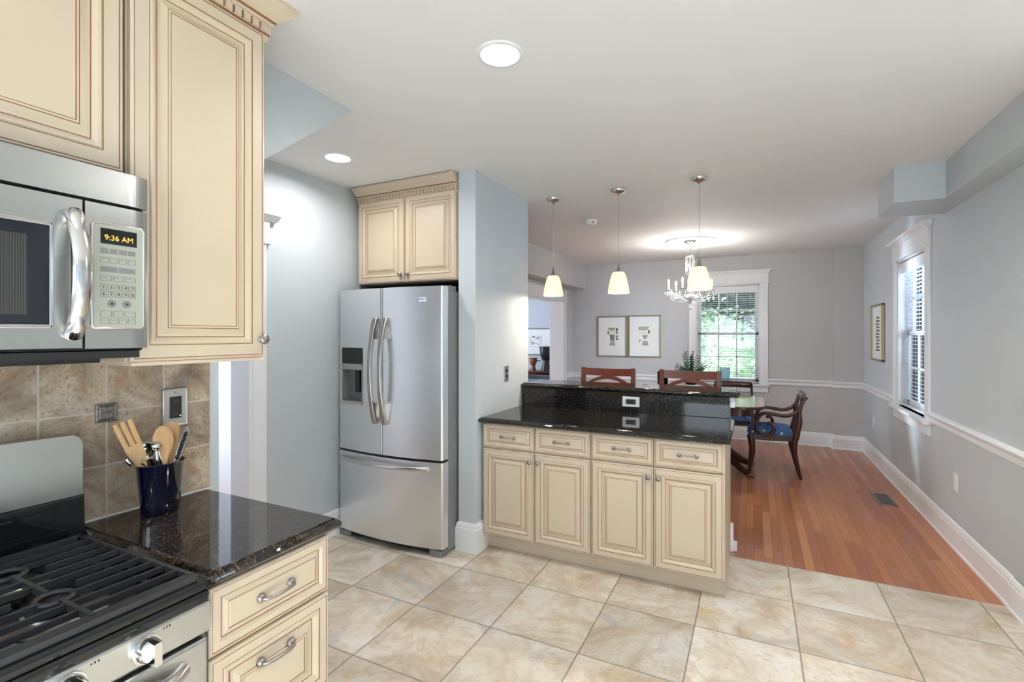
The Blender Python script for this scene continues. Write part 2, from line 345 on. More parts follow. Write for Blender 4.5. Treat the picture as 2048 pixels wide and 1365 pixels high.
def dup(o, loc=None, rotz=None, label=None, group=None, parent=None):
    c = o.copy(); C.objects.link(c); c.parent = parent
    if loc is not None: c.location = loc
    if rotz is not None: c.rotation_euler = (0, 0, rotz)
    if label: c['label'] = label
    if group: c['group'] = group
    for ch in list(o.children): dup(ch, parent=c)
    return c
def text_mesh(name, txt, size, mt, parent, loc, rot, align='CENTER', extrude=0.0002):
    cu = bpy.data.curves.new(name, 'FONT'); cu.body = txt; cu.size = size; cu.align_x = align; cu.align_y = 'CENTER'; cu.extrude = extrude
    tmp = bpy.data.objects.new('tmp', cu); C.objects.link(tmp); bpy.context.view_layer.update()
    me = bpy.data.meshes.new_from_object(tmp.evaluated_get(bpy.context.evaluated_depsgraph_get())); bpy.data.objects.remove(tmp)
    me.materials.clear(); me.materials.append(M[mt]); me.transform(Matrix.Translation(loc) @ rot.to_4x4())
    o = bpy.data.objects.new(name, me); C.objects.link(o)
    if parent:
        org = Vector((0, 0, 0)); q = parent
        while q: org += q.location; q = q.parent
        me.transform(Matrix.Translation(-org)); o.parent = parent
    return o
RX = Matrix(((0, 0, 1), (1, 0, 0), (0, 1, 0)))   # text plane faces +x: text x -> world y, text y -> world z
CEIL = 2.60

# ------------------------------------------------------------------ room shell
def wall(name, axis, a, b, pos0, pos1, z0, z1, holes, mt):
    """axis 'x': wall runs along y from a to b, thickness pos0..pos1 in x; holes (a0,a1,z0,z1)"""
    us = sorted({a, b, *[h[0] for h in holes], *[h[1] for h in holes]}); zs = sorted({z0, z1, *[h[2] for h in holes], *[h[3] for h in holes]})
    mb = MB()
    for i in range(len(us)-1):
        for j in range(len(zs)-1):
            cu, cz = (us[i]+us[i+1])/2, (zs[j]+zs[j+1])/2
            if any(h[0] < cu < h[1] and h[2] < cz < h[3] for h in holes): continue
            if axis == 'x': mb.box((pos0, us[i], zs[j]), (pos1, us[i+1], zs[j+1]))
            else: mb.box((us[i], pos0, zs[j]), (us[i+1], pos1, zs[j+1]))
    return struct(mb.build(name, mt))
struct(MB().box((-2.95, -2.6, -.06), (1.40, 3.588, 0)).build('floor_kitchen', 'floor_tile'))
struct(MB().box((-6.1, 3.588, -.06), (1.40, 9.1, 0)).build('floor_dining', 'hardwood'))
struct(MB().box((-6.1, -2.6, CEIL), (1.40, 9.1, CEIL+.1)).build('ceiling', 'ceiling_paint'))
BW = 7.66   # back wall plane
wall('wall_right', 'x', -2.6, 3.7, 1.25, 1.40, 0, CEIL, [(-1.4, -.1, 1.05, 2.1)], 'wall_paint')
wall('wall_right_dining', 'x', 3.7, BW, 1.25, 1.40, 0, CEIL, [(5.02, 5.93, .80, 2.19)], 'wall_paint')
wall('wall_back', 'y', -2.68, 1.40, BW, BW+.15, 0, CEIL, [(-.765, .075, .80, 2.20)], 'wall_paint_dining_lit')
struct(MB().box((.925, 7.56, 0), (1.25, BW, CEIL)).build('wall_pilaster', 'wall_paint_dining_lit'))
wall('wall_rear', 'y', -2.95, 1.40, -2.6, -2.45, 0, CEIL, [(-1.25, .55, 1.0, 2.2)], 'wall_paint')
wall('wall_left', 'x', -2.45, 3.60, -2.95, -2.79, 0, CEIL, [(1.17, 2.0, 0, 2.06)], 'wall_paint')
struct(MB().box((-1.93, -2.45, 0), (-1.805, 1.168, CEIL)).build('wall_stove', 'wall_paint'))
struct(MB().prism([(-2.95, 3.60), (-1.825, 3.60), (-1.825, 2.87), (-1.69, 2.87), (-1.69, 3.73), (-2.95, 3.73)], 0, CEIL, 'z').build('wall_fridge', 'wall_paint'))
struct(MB().prism([(1.85, CEIL), (1.13, 2.01), (1.13, CEIL)], -2.79, -1.80, 'x').build('wall_stair_soffit', 'wall_paint'))
wall('wall_dining_left', 'x', 3.73, BW, -2.88, -2.68, 0, CEIL, [(5.2, 7.235, 0, 2.01)], 'wall_paint_dining_lit')
struct(MB().box((-2.68, 3.73, 2.22), (-2.45, BW, CEIL)).build('wall_dining_beam', 'wall_paint_dining_lit'))
sb = MB().prism([(1.11, -2.45), (1.25, -2.45), (1.25, 4.61), (.84, 4.55), (.84, 4.08), (1.11, 4.08)], 2.362, CEIL, 'z')
struct(sb.build('wall_duct_soffit', 'wall_paint'))
# living room beyond the wide opening
wall('wall_living_far', 'y', -6.1, -2.68, 8.9, 9.05, 0, CEIL, [], 'wall_paint_blue')
wall('wall_living_left', 'x', 3.73, 9.05, -6.25, -6.1, 0, CEIL, [(5.5, 7.7, .7, 2.3)], 'wall_paint_blue')
wall('wall_living_near', 'y', -6.1, -2.95, 3.80, 3.9, 0, CEIL, [], 'wall_paint_blue')
struct(MB().box((-2.88, BW+.0, 0), (-2.68, 8.9, CEIL)).build('wall_living_right', 'wall_paint_blue'))
# hall added beyond the left doorway to carry bright light
struct(MB().box((-3.9, .6, 0), (-3.8, 3.5, CEIL)).build('wall_hall', 'hall_paint'))
wall('wall_hall_end', 'y', -3.9, -2.95, 3.4, 3.5, 0, CEIL, [(-3.78, -2.98, .8, 2.2)], 'hall_paint')
struct(MB().box((-3.9, .5, 0), (-2.95, .6, CEIL)).build('wall_hall_near', 'hall_paint'))
struct(MB().box((-3.9, .5, -.06), (-2.95, 3.5, 0)).build('floor_hall', 'hardwood'))
# backsplash
struct(MB().box((-1.805, -.6, .914), (-1.795, 1.128, 1.42)).build('wall_backsplash', 'backsplash_tile'))
struct(MB().box((-1.80, -.6, .9135), (-1.791, 1.128, .9175)).build('trim_13', 'trim_white'))
# baseboards, chair rail
BASE = [(0, 0), (.022, 0), (.022, .012), (.016, .02), (.016, .135), (.013, .145), (.013, .155), (.006, .175), (0, .18)]
RAIL = [(0, 0), (.012, .004), (.016, .012), (.016, .042), (.022, .05), (.030, .060), (.032, .07), (.024, .078), (.012, .083), (0, .085)]
def base(name, path, prof=BASE): return struct(MB().sweep(path, prof).build(name, 'trim_white'))
base('baseboard_right', [(1.25, 3.55), (1.25, 7.56), (.925, 7.56), (.925, BW), (-2.68, BW), (-2.68, 7.345)])
base('baseboard_kitchen_right', [(1.242, -2.45), (1.242, 3.55)])
base('baseboard_left', [(-2.79, 3.60), (-2.79, 2.115)])
base('baseboard_column', [(-1.69, 3.03), (-1.69, 2.87), (-1.825, 2.87), (-1.825, 3.4)][::1], [(0, 0), (.018, 0), (.018, .155), (.013, .163), (.013, .178), (.006, .192), (0, .197)])
base('baseboard_far', [(-2.88, 8.9), (-6.1, 8.9)])
def rail(name, path): return struct(MB().sweep(path, RAIL, z0=.788).build(name, 'trim_white'))
rail('trim_1', [(1.25, -2.4), (1.25, 4.925)]); rail('trim_2', [(1.25, 6.03), (1.25, 7.56), (.925, 7.56), (.925, BW), (.175, BW)])
rail('trim_3', [(-.868, BW), (-2.68, BW), (-2.68, 7.345)])
# wide opening casing to the living room
mb = MB().box((-2.68, 7.235, 0), (-2.66, 7.34, 2.01)).box((-2.68, 5.10, 0), (-2.66, 5.2, 2.01)).box((-2.68, 5.08, 2.01), (-2.655, 7.36, 2.15))
mb.box((-2.68, 5.06, 2.15), (-2.64, 7.38, 2.17)).box((-2.68, 5.08, 2.0), (-2.65, 7.36, 2.02))
mb.box((-2.90, 7.225, 0), (-2.66, 7.238, 2.01)).box((-2.90, 5.197, 0), (-2.66, 5.21, 2.01)).box((-2.90, 5.2, 2.0), (-2.66, 7.235, 2.013)).box((-2.66, 7.25, 0), (-2.652, 7.262, 2.01)).box((-2.66, 7.315, 0), (-2.652, 7.33, 2.01))
struct(bevel(mb.build('trim_4', 'trim_white'), .003))
# hall door with casing on the left wall
mb = MB().box((-2.79, 1.99, 0), (-2.772, 2.105, 2.06)).box((-2.79, 1.06, 0), (-2.772, 1.18, 2.06)).box((-2.79, 1.05, 2.06), (-2.768, 2.125, 2.20))
mb.box((-2.79, 1.04, 2.055), (-2.762, 2.135, 2.072)).sweep([(-2.79, 1.03), (-2.79, 2.125)][::-1], [(0, 2.19), (.02, 2.19), (.05, 2.235), (.05, 2.245), (0, 2.245)])
mb.sweep([(-2.768, 2.175), (-2.768, 1.0)], [(-.02, 2.20), (.01, 2.20), (.045, 2.235), (.045, 2.248), (-.02, 2.248)])
mb.box((-2.95, 1.985, 0), (-2.775, 2.0, 2.06)).box((-2.95, 1.17, 0), (-2.775, 1.185, 2.06)).box((-2.776, 2.008, 0), (-2.766, 2.018, 2.06))
struct(bevel(mb.build('trim_5', 'trim_white'), .003))

# ------------------------------------------------------------------ windows
def window(idx, axis, a0, a1, z0, z1, face, outward, cols, light_inner=True):
    """face: coordinate of the wall surface; outward: +1/-1 direction to outside along the wall normal; casing on room side"""
    def B(mb, a, b, n0, n1, za, zb):
        n0, n1 = face+outward*n0, face+outward*n1
        if axis == 'x': mb.box((n0, a, za), (n1, b, zb))
        else: mb.box((a, n0, za), (b, n1, zb))
    name = 'window_%d' % idx
    w = bpy.data.objects.new(name, None); C.objects.link(w); struct(w); c = (a0+a1)/2
    w.location = (face, c, z0) if axis == 'x' else (c, face, z0)
    cw = .098
    mb = MB(); B(mb, a0-cw, a0+.004, -.02, 0, z0, z1); B(mb, a1-.004, a1+cw, -.02, 0, z0, z1)      # side casings
    B(mb, a0-cw-.006, a1+cw+.006, -.024, 0, z1, z1+.14); B(mb, a0-cw-.014, a1+cw+.014, -.032, 0, z1-.004, z1+.012)
    for q, (o_, zz) in enumerate(((.034, .14), (.046, .153), (.062, .167), (.066, .178))):
        B(mb, a0-cw-o_+.02, a1+cw+o_-.02, -o_, 0, z1+zz, z1+zz+.014)
    bevel(mb.build('casing', 'trim_white', w), .003)
    mb = MB(); B(mb, a0-cw-.02, a1+cw+.02, -.055, .06, z0-.03, z0); bevel(mb.build('sill', 'trim_white', w), .004)
    mb = MB(); B(mb, a0-cw, a1+cw, -.018, 0, z0-.12, z0-.03); bevel(mb.build('apron', 'trim_white', w), .003)
    mb = MB(); B(mb, a0, a0+.018, 0, .15, z0, z1); B(mb, a1-.018, a1, 0, .15, z0, z1); B(mb, a0, a1, 0, .15, z1-.018, z1); mb.build('jamb', 'trim_white', w)
    zm = (z0+z1)/2
    for nm, za, zb, n0 in (('lower_sash', z0, zm+.02, .075), ('upper_sash', zm-.02, z1-.018, .105)):
        mb = MB(); i0, i1 = a0+.018, a1-.018; st_ = .045
        B(mb, i0, i0+st_, n0, n0+.03, za, zb); B(mb, i1-st_, i1, n0, n0+.03, za, zb); B(mb, i0, i1, n0, n0+.03, za, za+(.065 if nm[0] == 'l' else .04)); B(mb, i0, i1, n0, n0+.03, zb-.04, zb)
        for q in range(1, cols): x = i0+st_+(i1-i0-2*st_)*q/cols; B(mb, x-.008, x+.008, n0+.004, n0+.026, za+.03, zb-.03)
        zz = (za+zb)/2+.01; B(mb, i0+st_, i1-st_, n0+.004, n0+.026, zz-.008, zz+.008)
        sash = mb.build(nm, 'trim_white', w)
        mb = MB(); B(mb, i0+.02, i1-.02, n0+.013, n0+.017, za+.02, zb-.02); mb.build('pane', 'window_glass', sash)
    return w
window(1, 'y', -.765, .075, .80, 2.20, BW, +1, 3)
window(2, 'x', 5.02, 5.93, .80, 2.19, 1.25, +1, 3)
def blind(label, axis, a0, a1, z0, z1, n, tilt, pitch=.0235, cordside=1):
    w = thing('window_blind', label, 'window blind', (n, (a0+a1)/2, z1) if axis == 'x' else ((a0+a1)/2, n, z1))
    def P(a, nn, z): return (n+nn, a, z) if axis == 'x' else (a, n+nn, z)
    mb = MB(); mb.box(P(a0, -.022, z1-.045), P(a1, .022, z1)); bevel(mb.build('headrail', 'slat_white', w), .003)
    mb = MB(); mb.box(P(a0, -.028, z1-.10), P(a1, -.022, z1+.0)); mb.build('valance', 'slat_white', w)
    mb = MB(); z = z1-.06; ww = .0135; ct, s_ = math.cos(tilt), math.sin(tilt)
    while z > z0+.03:
        q = [P(a0, -ww*ct, z-ww*s_), P(a1, -ww*ct, z-ww*s_), P(a1, 0, z+.002), P(a0, 0, z+.002), P(a1, ww*ct, z+ww*s_), P(a0, ww*ct, z+ww*s_)]
        lo = [(x, y, zz-.0009) for x, y, zz in q]
        mb.add(q+lo, [(0, 1, 2, 3), (3, 2, 4, 5), (9, 8, 7, 6), (11, 10, 8, 9), (0, 6, 7, 1), (5, 4, 10, 11)]); z -= pitch
    mb.build('slats', 'slat_white', w)
    mb = MB(); mb.box(P(a0, -.014, z0+.005), P(a1, .014, z0+.022)); mb.build('bottom_rail', 'slat_white', w)
    mb = MB()
    for f in (.12, .5, .88):
        a = a0+(a1-a0)*f
        for nn in (-.0145, .0145): mb.cyl(P(a, nn, z0+.01), P(a, nn, z1-.02), .0009, 5)
    mb.build('ladder_cords', 'cord_white', w)
    a = a1-.04 if cordside > 0 else a0+.04
    MB().cyl(P(a, -.034, z1-.08), P(a, -.034, z1-.95), .0035, 6).build('tilt_wand', 'cord_white', w)
    return w
blind('white slatted blind in the far window behind the chandelier, slats open', 'y', -.742, .052, .80, 2.175, BW+.045, math.radians(8), .030)
blind('white slatted blind in the right wall window, seen steeply from the side', 'x', 5.045, 5.905, .80, 2.165, 1.25+.045, math.radians(-12), .034)
# unseen rear, kitchen side and living windows, added to let fill light in
def added_window(idx, axis, a0, a1, z0, z1, n0, n1, cols, rows):
    w = bpy.data.objects.new('window_%d' % idx, None); C.objects.link(w); struct(w); nm = (n0+n1)/2
    w.location = (nm, (a0+a1)/2, z0) if axis == 'x' else ((a0+a1)/2, nm, z0)
    mb = MB()
    def B(a, b, za, zb):
        if axis == 'x': mb.box((n0, a, za), (n1, b, zb))
        else: mb.box((a, n0, za), (b, n1, zb))
    for a, b in ((a0, a0+.07), (a1-.07, a1)): B(a, b, z0, z1)
    B(a0, a1, z0, z0+.07); B(a0, a1, z1-.07, z1)
    for q in range(1, cols): a = a0+(a1-a0)*q/cols; B(a-.035, a+.035, z0, z1)
    for q in range(1, rows): z = z0+(z1-z0)*q/rows; B(a0, a1, z-.01, z+.01)
    mb.build('window_frame', 'trim_white', w)
added_window(3, 'y', -1.25, .55, 1.0, 2.2, -2.56, -2.50, 2, 1)
added_window(4, 'x', -1.4, -.1, 1.05, 2.1, 1.30, 1.34, 2, 2)
added_window(5, 'x', 5.5, 7.7, .7, 2.3, -6.2, -6.15, 3, 2)

# ------------------------------------------------------------------ cabinets
def door_prof(t=.02, wide=.052):
    g = .0024
    return [(0, t-.004, 0), (.004, t, 0), (.0075, t, 0), (.0075+g, t-.0015, 1), (.011, t, 0), (wide-.012, t, 0), (wide-.012+g, t-.001, 1), (wide-.006, t+.002, 0), (wide, t+.001, 0),
            (wide+.006, t-.005, 0), (wide+.010, t-.009, 0), (wide+.0128, t-.0095, 1), (wide+.020, t-.009, 0), (wide+.036, t-.002, 0), (wide+.0380, t-.0025, 1), (wide+.039, t, 0), (wide+.043, t, 0), (wide+.0452, t-.001, 1), (wide+.047, t, 0)]
def drawer_prof(t=.02):
    return [(0, t-.004, 0), (.004, t, 0), (.007, t, 0), (.0092, t-.0015, 1), (.011, t, 0), (.026, t+.001, 0), (.033, t-.006, 0), (.0352, t-.007, 1), (.038, t-.006, 0), (.048, t-.001, 0), (.0500, t-.002, 1), (.052, t, 0)]
def bow_pull(parent, c, along, out, L=.094, name='handle'):
    """bow pull with beaded rosettes; c centre on face, along/out unit vectors"""
    c, A, O = Vector(c), Vector(along), Vector(out); mb = MB(); U = O.cross(A)
    pts = [c+A*(L/2*math.sin(t*PI/2))+O*(.010+.016*(1-abs(t)**2.2)) for t in [q/8-1 for q in range(17)]]
    mb.tube(pts, [.0042+.0018*abs(q/8-1)**2 for q in range(17)], 8)
    for sg in (-1, 1):
        p = c+A*(sg*L/2)
        mb.tube([p, p+O*.004, p+O*.008, p+O*.011], [.0125, .0125, .010, .003], 14)
        for q in range(10): a = 2*PI*q/10; mb.ball(p+(A*math.cos(a)+U*math.sin(a))*.0095+O*.006, .0024, 6)
        mb.tube([p+O*.008, p+O*.016], .0055, 8)
    return mb.build(name, 'pewter', parent)
def round_knob(parent, c, out, r=.0165, name='knob'):
    c, O = Vector(c), Vector(out); mb = MB()
    mb.tube([c, c+O*.004, c+O*.0045, c+O*.014, c+O*.016, c+O*.021, c+O*.025, c+O*.027], [.009, .009, .006, .006, r*.9, r, r*.85, .002], 18)
    X = Vector((0, 0, 1)); Y = O.cross(X)
    for q in range(14): a = 2*PI*q/14; mb.ball(c+O*.0235+(X*math.cos(a)+Y*math.sin(a))*r*.82, .0018, 6)
    return mb.build(name, 'pewter', parent)

# peninsula cabinets: faces look to -y
PY = 2.932
def peninsula_cab(x0, xm, x1, label, right_side=False):
    t = thing('base_cabinet', label, 'cabinet', ((x0+x1)/2, 3.28, 0), 0, 'cream base cabinets of the peninsula')
    mb = MB().box((x0, PY+.02, .11), (x1, 3.62, .879)).box((x0-.002, 3.018, 0), (x1+.002, 3.62, .11))
    bevel(mb.build('body', 'cream', t), .002)
    if right_side:
        mb = MB().box((x1, 3.0, .0), (x1+.004, 3.62, .879)).box((x1, PY+.022, .11), (x1+.004, 3.01, .879)); mb.build('side_panel', 'cream', t)
    for a, b, hinge in ((x0+.003, xm-.003, 0), (xm+.003, x1-.003, 1)):
        o = MB().rings((a, PY+.02, .712), (1, 0, 0), (0, 0, 1), b-a, .160, drawer_prof()).build('drawer', ['cream', 'glaze'], t)
        bow_pull(o, ((a+b)/2, PY+.001, .792), (1, 0, 0), (0, -1, 0))
        o = MB().rings((a, PY+.02, .118), (1, 0, 0), (0, 0, 1), b-a, .585, door_prof()).build('door', ['cream', 'glaze'], t)
        round_knob(o, ((b-.026 if not hinge else a+.026), PY+.001, .645), (0, -1, 0), .0155)
    return t
peninsula_cab(-1.672, -1.2865, -.908, 'left two-door cream base cabinet of the peninsula, beside the wall column')
peninsula_cab(-.904, -.5265, -.148, 'right two-door cream base cabinet of the peninsula, at its open end', True)
# rings() builds with U x V as normal: (1,0,0)x(0,0,1) = (0,-1,0): faces the kitchen
def countertop(name, path, z0, z1, mt, label, r=.016):
    """slab from plan polygon (counter-clockwise) with a bullnose/ogee edge"""
    mb = MB(); n = 5
    prof = [(0, z0)]+[(r*math.sin(PI*q/10), z0+(z1-.006-z0)/2*(1-math.cos(PI*q/10))) for q in range(1, 9)]+[(r*.35, z1-.005), (.001, z1-.003), (0, z1)]
    P = list(path); L = len(P)
    rings_ = []
    for o, z in prof:
        R = []
        for i in range(L):
            a, b, c_ = Vector(P[i-1]), Vector(P[i]), Vector(P[(i+1) % L])
            e1 = (b-a).normalized(); e2 = (c_-b).normalized(); n1 = Vector((e1.y, -e1.x)); n2 = Vector((e2.y, -e2.x)); mt_ = (n1+n2)/(1+n1.dot(n2))
            R.append((b.x+mt_.x*o, b.y+mt_.y*o, z))
        rings_.append(R)
    V = [p for R in rings_ for p in R]
    for a in range(len(rings_)-1):
        mb.add(V[a*L:(a+2)*L], [(q, (q+1) % L, L+(q+1) % L, L+q) for q in range(L)], 0, True)
    mb.add(rings_[-1], [tuple(range(L))]); mb.add(rings_[0], [tuple(range(L-1, -1, -1))])
    o = mb.build(name, mt); tag(o, label, 'countertop')
    bv = o.modifiers.new('ws', 'WEIGHTED_NORMAL'); bv.keep_sharp = True
    return o
countertop('countertop', [(-1.672, 2.912), (-.130, 2.912), (-.130, 3.588), (-1.672, 3.588)], .879, .914, 'granite_peninsula', 'polished black granite counter on the peninsula base cabinets')
o = MB().box((-1.69, 3.605, .880), (-.146, 3.625, 1.055)).build('granite_backsplash', 'granite_peninsula'); tag(bevel(o, .0015), 'upright black granite strip between peninsula counter and raised bar', 'backsplash')
struct(bevel(MB().box((-1.69, 3.626, 0), (-.148, 3.745, 1.055)).build('wall_peninsula_knee', 'trim_white'), .003))
struct(MB().box((-.148, 3.66, 0), (-.128, 3.76, .165)).box((-.13, 3.68, 0), (-.105, 3.75, .045)).build('baseboard_knee', 'trim_white'))
mb = MB().prism([(3.745, 1.055), (3.90, 1.055), (3.90, 1.03), (3.80, 1.0), (3.765, .92), (3.745, .90)], -.25, -.185, 'x').box((-.20, 3.63, .985), (-.116, 3.90, 1.053))
o = mb.build('bar_bracket', 'trim_white'); tag(bevel(o, .003), 'white bracket under the open end of the raised bar top', 'bracket')
countertop('raised_countertop', [(-1.672, 3.602), (-.104, 3.602), (-.104, 3.93), (-1.672, 3.93)], 1.055, 1.092, 'granite_peninsula', 'raised black granite bar top along the back of the peninsula')

def wall_plate(name, label, cat, axis, c, w, h, out, mt, sockets, vertical=True, decora=False, black=True):
    """plate centred at c on a wall; axis normal: 'x' or 'y'; out = sign of normal"""
    t = thing(name, label, cat, c)
    def P(a, n_, z): return (c[0]+n_*out, c[1]+a, c[2]+z) if axis == 'x' else (c[0]+a, c[1]+n_*out, c[2]+z)
    mb = MB(); mb.box(P(-w/2, 0, -h/2), P(w/2, .005, h/2)); bevel(mb.build('cover_plate', mt, t), .002)
    bm = 'black_plastic' if black else 'white_plastic'
    if decora:
        a_, z_ = (w*.24, h*.29) if h > w else (w*.29, h*.24)
        mb = MB(); mb.box(P(-a_, .004, -z_), P(a_, .008, z_)); so = mb.build('socket', bm, t)
        for q in (-1, 1):
            dz = z_*.6*q if h > w else 0; da = 0 if h > w else a_*.6*q
            for e in (-.004, .004): MB().box(P(da+e-.0008, .0078, dz-.004), P(da+e+.0008, .0083, dz+.004)).build('slot', 'grey_plastic', so)
    else:
        for q in (-1, 1):
            mb = MB(); mb.rbox(P(-.015, .004, q*h*.17-.012), P(.015, .008, q*h*.17+.012), .008, axis='x' if axis == 'x' else 'y'); so = mb.build('socket', bm, t)
            for e in (-.006, .006): MB().box(P(e-.001, .0078, q*h*.17-.004), P(e+.001, .0084, q*h*.17+.005)).build('slot', 'grey_plastic' if black else 'black_plastic', so)
    for q in ((-1, 1)):
        pz = (0, q*h*.40) if h > w else (q*w*.40, 0)
        MB().tube([P(pz[0], .004, pz[1]), P(pz[0], .0062, pz[1])], .003, 8).build('screw', 'pewter', t)
    return t
wall_plate('wall_outlet', 'steel outlet plate with black sockets on the column above the peninsula counter', 'outlet', 'x', (-1.69, 3.324, 1.186), .075, .12, 1, 'nickel_plate', 2)
wall_plate('wall_outlet', 'horizontal white outlet plate with black socket in the granite strip', 'outlet', 'y', (-.808, 3.605, .989), .124, .074, -1, 'white_plastic', 2, decora=True)
wall_plate('wall_outlet', 'white outlet plate low on the right wall, nearest the floor vent', 'outlet', 'x', (1.25, 4.396, .46), .075, .118, -1, 'white_plastic', 2, black=False)
wall_plate('wall_outlet', 'small far white outlet plate on the right wall between pilaster and window', 'outlet', 'x', (1.25, 6.98, .475), .075, .118, -1, 'white_plastic', 2, black=False)
t = wall_plate('wall_outlet', 'silver framed outlet plate with black socket on the tiled backsplash', 'outlet', 'x', (-1.7925, 1.004, 1.227), .078, .128, 1, 'nickel_plate', 2, decora=True)
mb = MB()
for a, b, za, zb in ((.963, .970, 1.162, 1.292), (1.038, 1.045, 1.162, 1.292), (.963, 1.045, 1.162, 1.169), (.963, 1.045, 1.285, 1.292)): mb.box((-1.795, a, za), (-1.784, b, zb))
bevel(mb.build('frame', 'nickel_plate', t), .002); MB().box((-1.785, 1.016, 1.196), (-1.7838, 1.0195, 1.199)).build('indicator_light', 'green_led', t)
o = MB().rings((-1.796, .777, 1.207), (0, 1, 0), (0, 0, 1), .058, .058, [(0, .005, 0), (.006, .007, 0), (.009, .004, 0), (.012, .006, 0)]).build('accent_tile', 'metal_relief'); tag(o, 'small square pewter accent tile set where four backsplash tiles meet', 'tile')

# left run: base drawers, faces look to +x
LX = -1.185
t = thing('base_cabinet', 'cream three-drawer base cabinet right of the stove', 'cabinet', (-1.5, .915, 0))
mb = MB().box((-1.80, .728, .11), (LX, 1.100, .879)).box((-1.80, .728, 0), (LX-.07, 1.100, .11)); bevel(mb.build('body', 'cream', t), .002)
for za, zb, nm in ((.700, .866, 'drawer'), (.415, .692, 'drawer'), (.125, .407, 'drawer')):
    pr = drawer_prof() if zb-za < .2 else door_prof(wide=.045)
    o = MB().rings((LX, .731, za), (0, 1, 0), (0, 0, 1), .366, zb-za, pr).build(nm, ['cream', 'glaze'], t)
    bow_pull(o, (LX+.019, .914, (za+zb)/2+(.0 if zb-za < .2 else .06)), (0, 1, 0), (1, 0, 0))
countertop('countertop', [(-1.785, .738), (-1.158, .738), (-1.158, 1.112), (-1.785, 1.112)], .879, .914, 'granite', 'black granite counter with brown flecks right of the stove')
# crown: profile (out, z) relative to cabinet top
CROWN = [(0, -.095), (.008, -.095), (.014, -.085), (.014, -.072), (.020, -.068), (.020, -.040), (.026, -.036), (.028, -.028), (.034, -.022), (.050, -.010), (.068, .006), (.080, .022), (.084, .024), (.084, .034), (0, .034)]
def crown(parent, path, ztop, dent_seg):
    cm = [0]*len(CROWN); cm[3] = 1; cm[7] = 1
    MB().sweep(path, CROWN, z0=ztop, mats=cm).build('crown_moulding', ['cream', 'glaze'], parent)
    for (p, q) in dent_seg:
        mb = MB(); p, q = Vector(p), Vector(q); L = (q-p).length; d = (q-p)/L; nrm = Vector((-d.y, d.x)); k = max(1, int(L/.031))
        for i in range(k):
            a = p+d*(.004+i*(L-.008)/k); b = a+d*.021; a2 = a+nrm*.019; b2 = b+nrm*.019; e = nrm*.009
            z0, z1 = ztop-.066, ztop-.042
            V = [(*(a2), z0), (*(b2), z0), (*(b2+e), z0), (*(a2+e), z0), (*(a2), z1), (*(b2), z1), (*(b2+e), z1), (*(a2+e), z1)]
            mb.add(V, [(0, 3, 2, 1), (4, 5, 6, 7), (0, 1, 5, 4), (1, 2, 6, 5), (2, 3, 7, 6), (3, 0, 4, 7)], 0)
            g = b2; gg = b2+d*.0065; mb.add([(*(g+nrm*.0015), z0), (*(gg+nrm*.0015), z0), (*(gg+nrm*.0015), z1), (*(g+nrm*.0015), z1)], [(0, 1, 2, 3)], 1)
        mb.build('dentil_strip', ['cream', 'glaze'], parent)
UX = -1.50
t = thing('wall_cabinet', 'tall cream wall cabinet with one raised panel door right of the microwave', 'cabinet', (-1.65, .92, 1.40))
bevel(MB().box((-1.80, .716, 1.402), (UX, 1.120, 2.53)).build('body', 'cream', t), .002)
o = MB().rings((UX, .720, 1.403), (0, 1, 0), (0, 0, 1), .396, 1.087, door_prof(wide=.056)).build('door', ['cream', 'glaze'], t)
round_knob(o, (UX+.019, 1.102, 1.462), (1, 0, 0), .017)
MB().box((-1.80, .722, 1.392), (UX+.016, 1.116, 1.402)).build('bottom_rail', 'cream', t)
CR_PATH = [(-1.80, 1.120), (UX, 1.120), (UX, .716)]    # travelling towards -y: left side is +x
crown(t, CR_PATH, 2.565, [((-1.80, 1.120), (UX, 1.120)), ((UX, 1.125), (UX, .716))])
t = thing('wall_cabinet', 'cream wall cabinet above the microwave, cut off by the left edge', 'cabinet', (-1.65, .33, 1.895))
bevel(MB().box((-1.80, -.045, 1.897), (UX, .706, 2.53)).build('body', 'cream', t), .002)
for a, b in ((-.042, .327), (.333, .703)):
    o = MB().rings((UX, a, 1.900), (0, 1, 0), (0, 0, 1), b-a, .59, door_prof(wide=.056)).build('door', ['cream', 'glaze'], t)
    round_knob(o, (UX+.019, b-.03 if a < .1 else a+.03, 1.955), (1, 0, 0), .017)
crown(t, [(UX, .706), (UX, -.045)], 2.565, [((UX, .706), (UX, -.045))])
# fridge cabinet, face looks to -y
FY = 2.875
t = thing('wall_cabinet', 'cream two-door wall cabinet above the refrigerator with dentil crown', 'cabinet', (-2.28, 3.2, 1.86))
bevel(MB().box((-2.748, FY+.02, 1.862), (-1.832, 3.59, 2.50)).build('body', 'cream', t), .002)
MB().box((-2.745, FY+.03, 1.855), (-1.835, 3.59, 1.862)).build('bottom_panel', 'cabinet_inside', t)
for a, b, s_ in ((-2.744, -2.300, 0), (-2.294, -1.850, 1)):
    o = MB().rings((a, FY+.02, 1.866), (1, 0, 0), (0, 0, 1), b-a, .63, door_prof(wide=.056)).build('door', ['cream', 'glaze'], t)
    round_knob(o, (b-.03 if not s_ else a+.03, FY+.001, 1.925), (0, -1, 0), .016)
# path travelling -x has its left side facing -y
crown(t, [(-1.838, FY+.02), (-2.748, FY+.02)], 2.56, [((-1.838, FY+.02), (-2.748, FY+.02))])

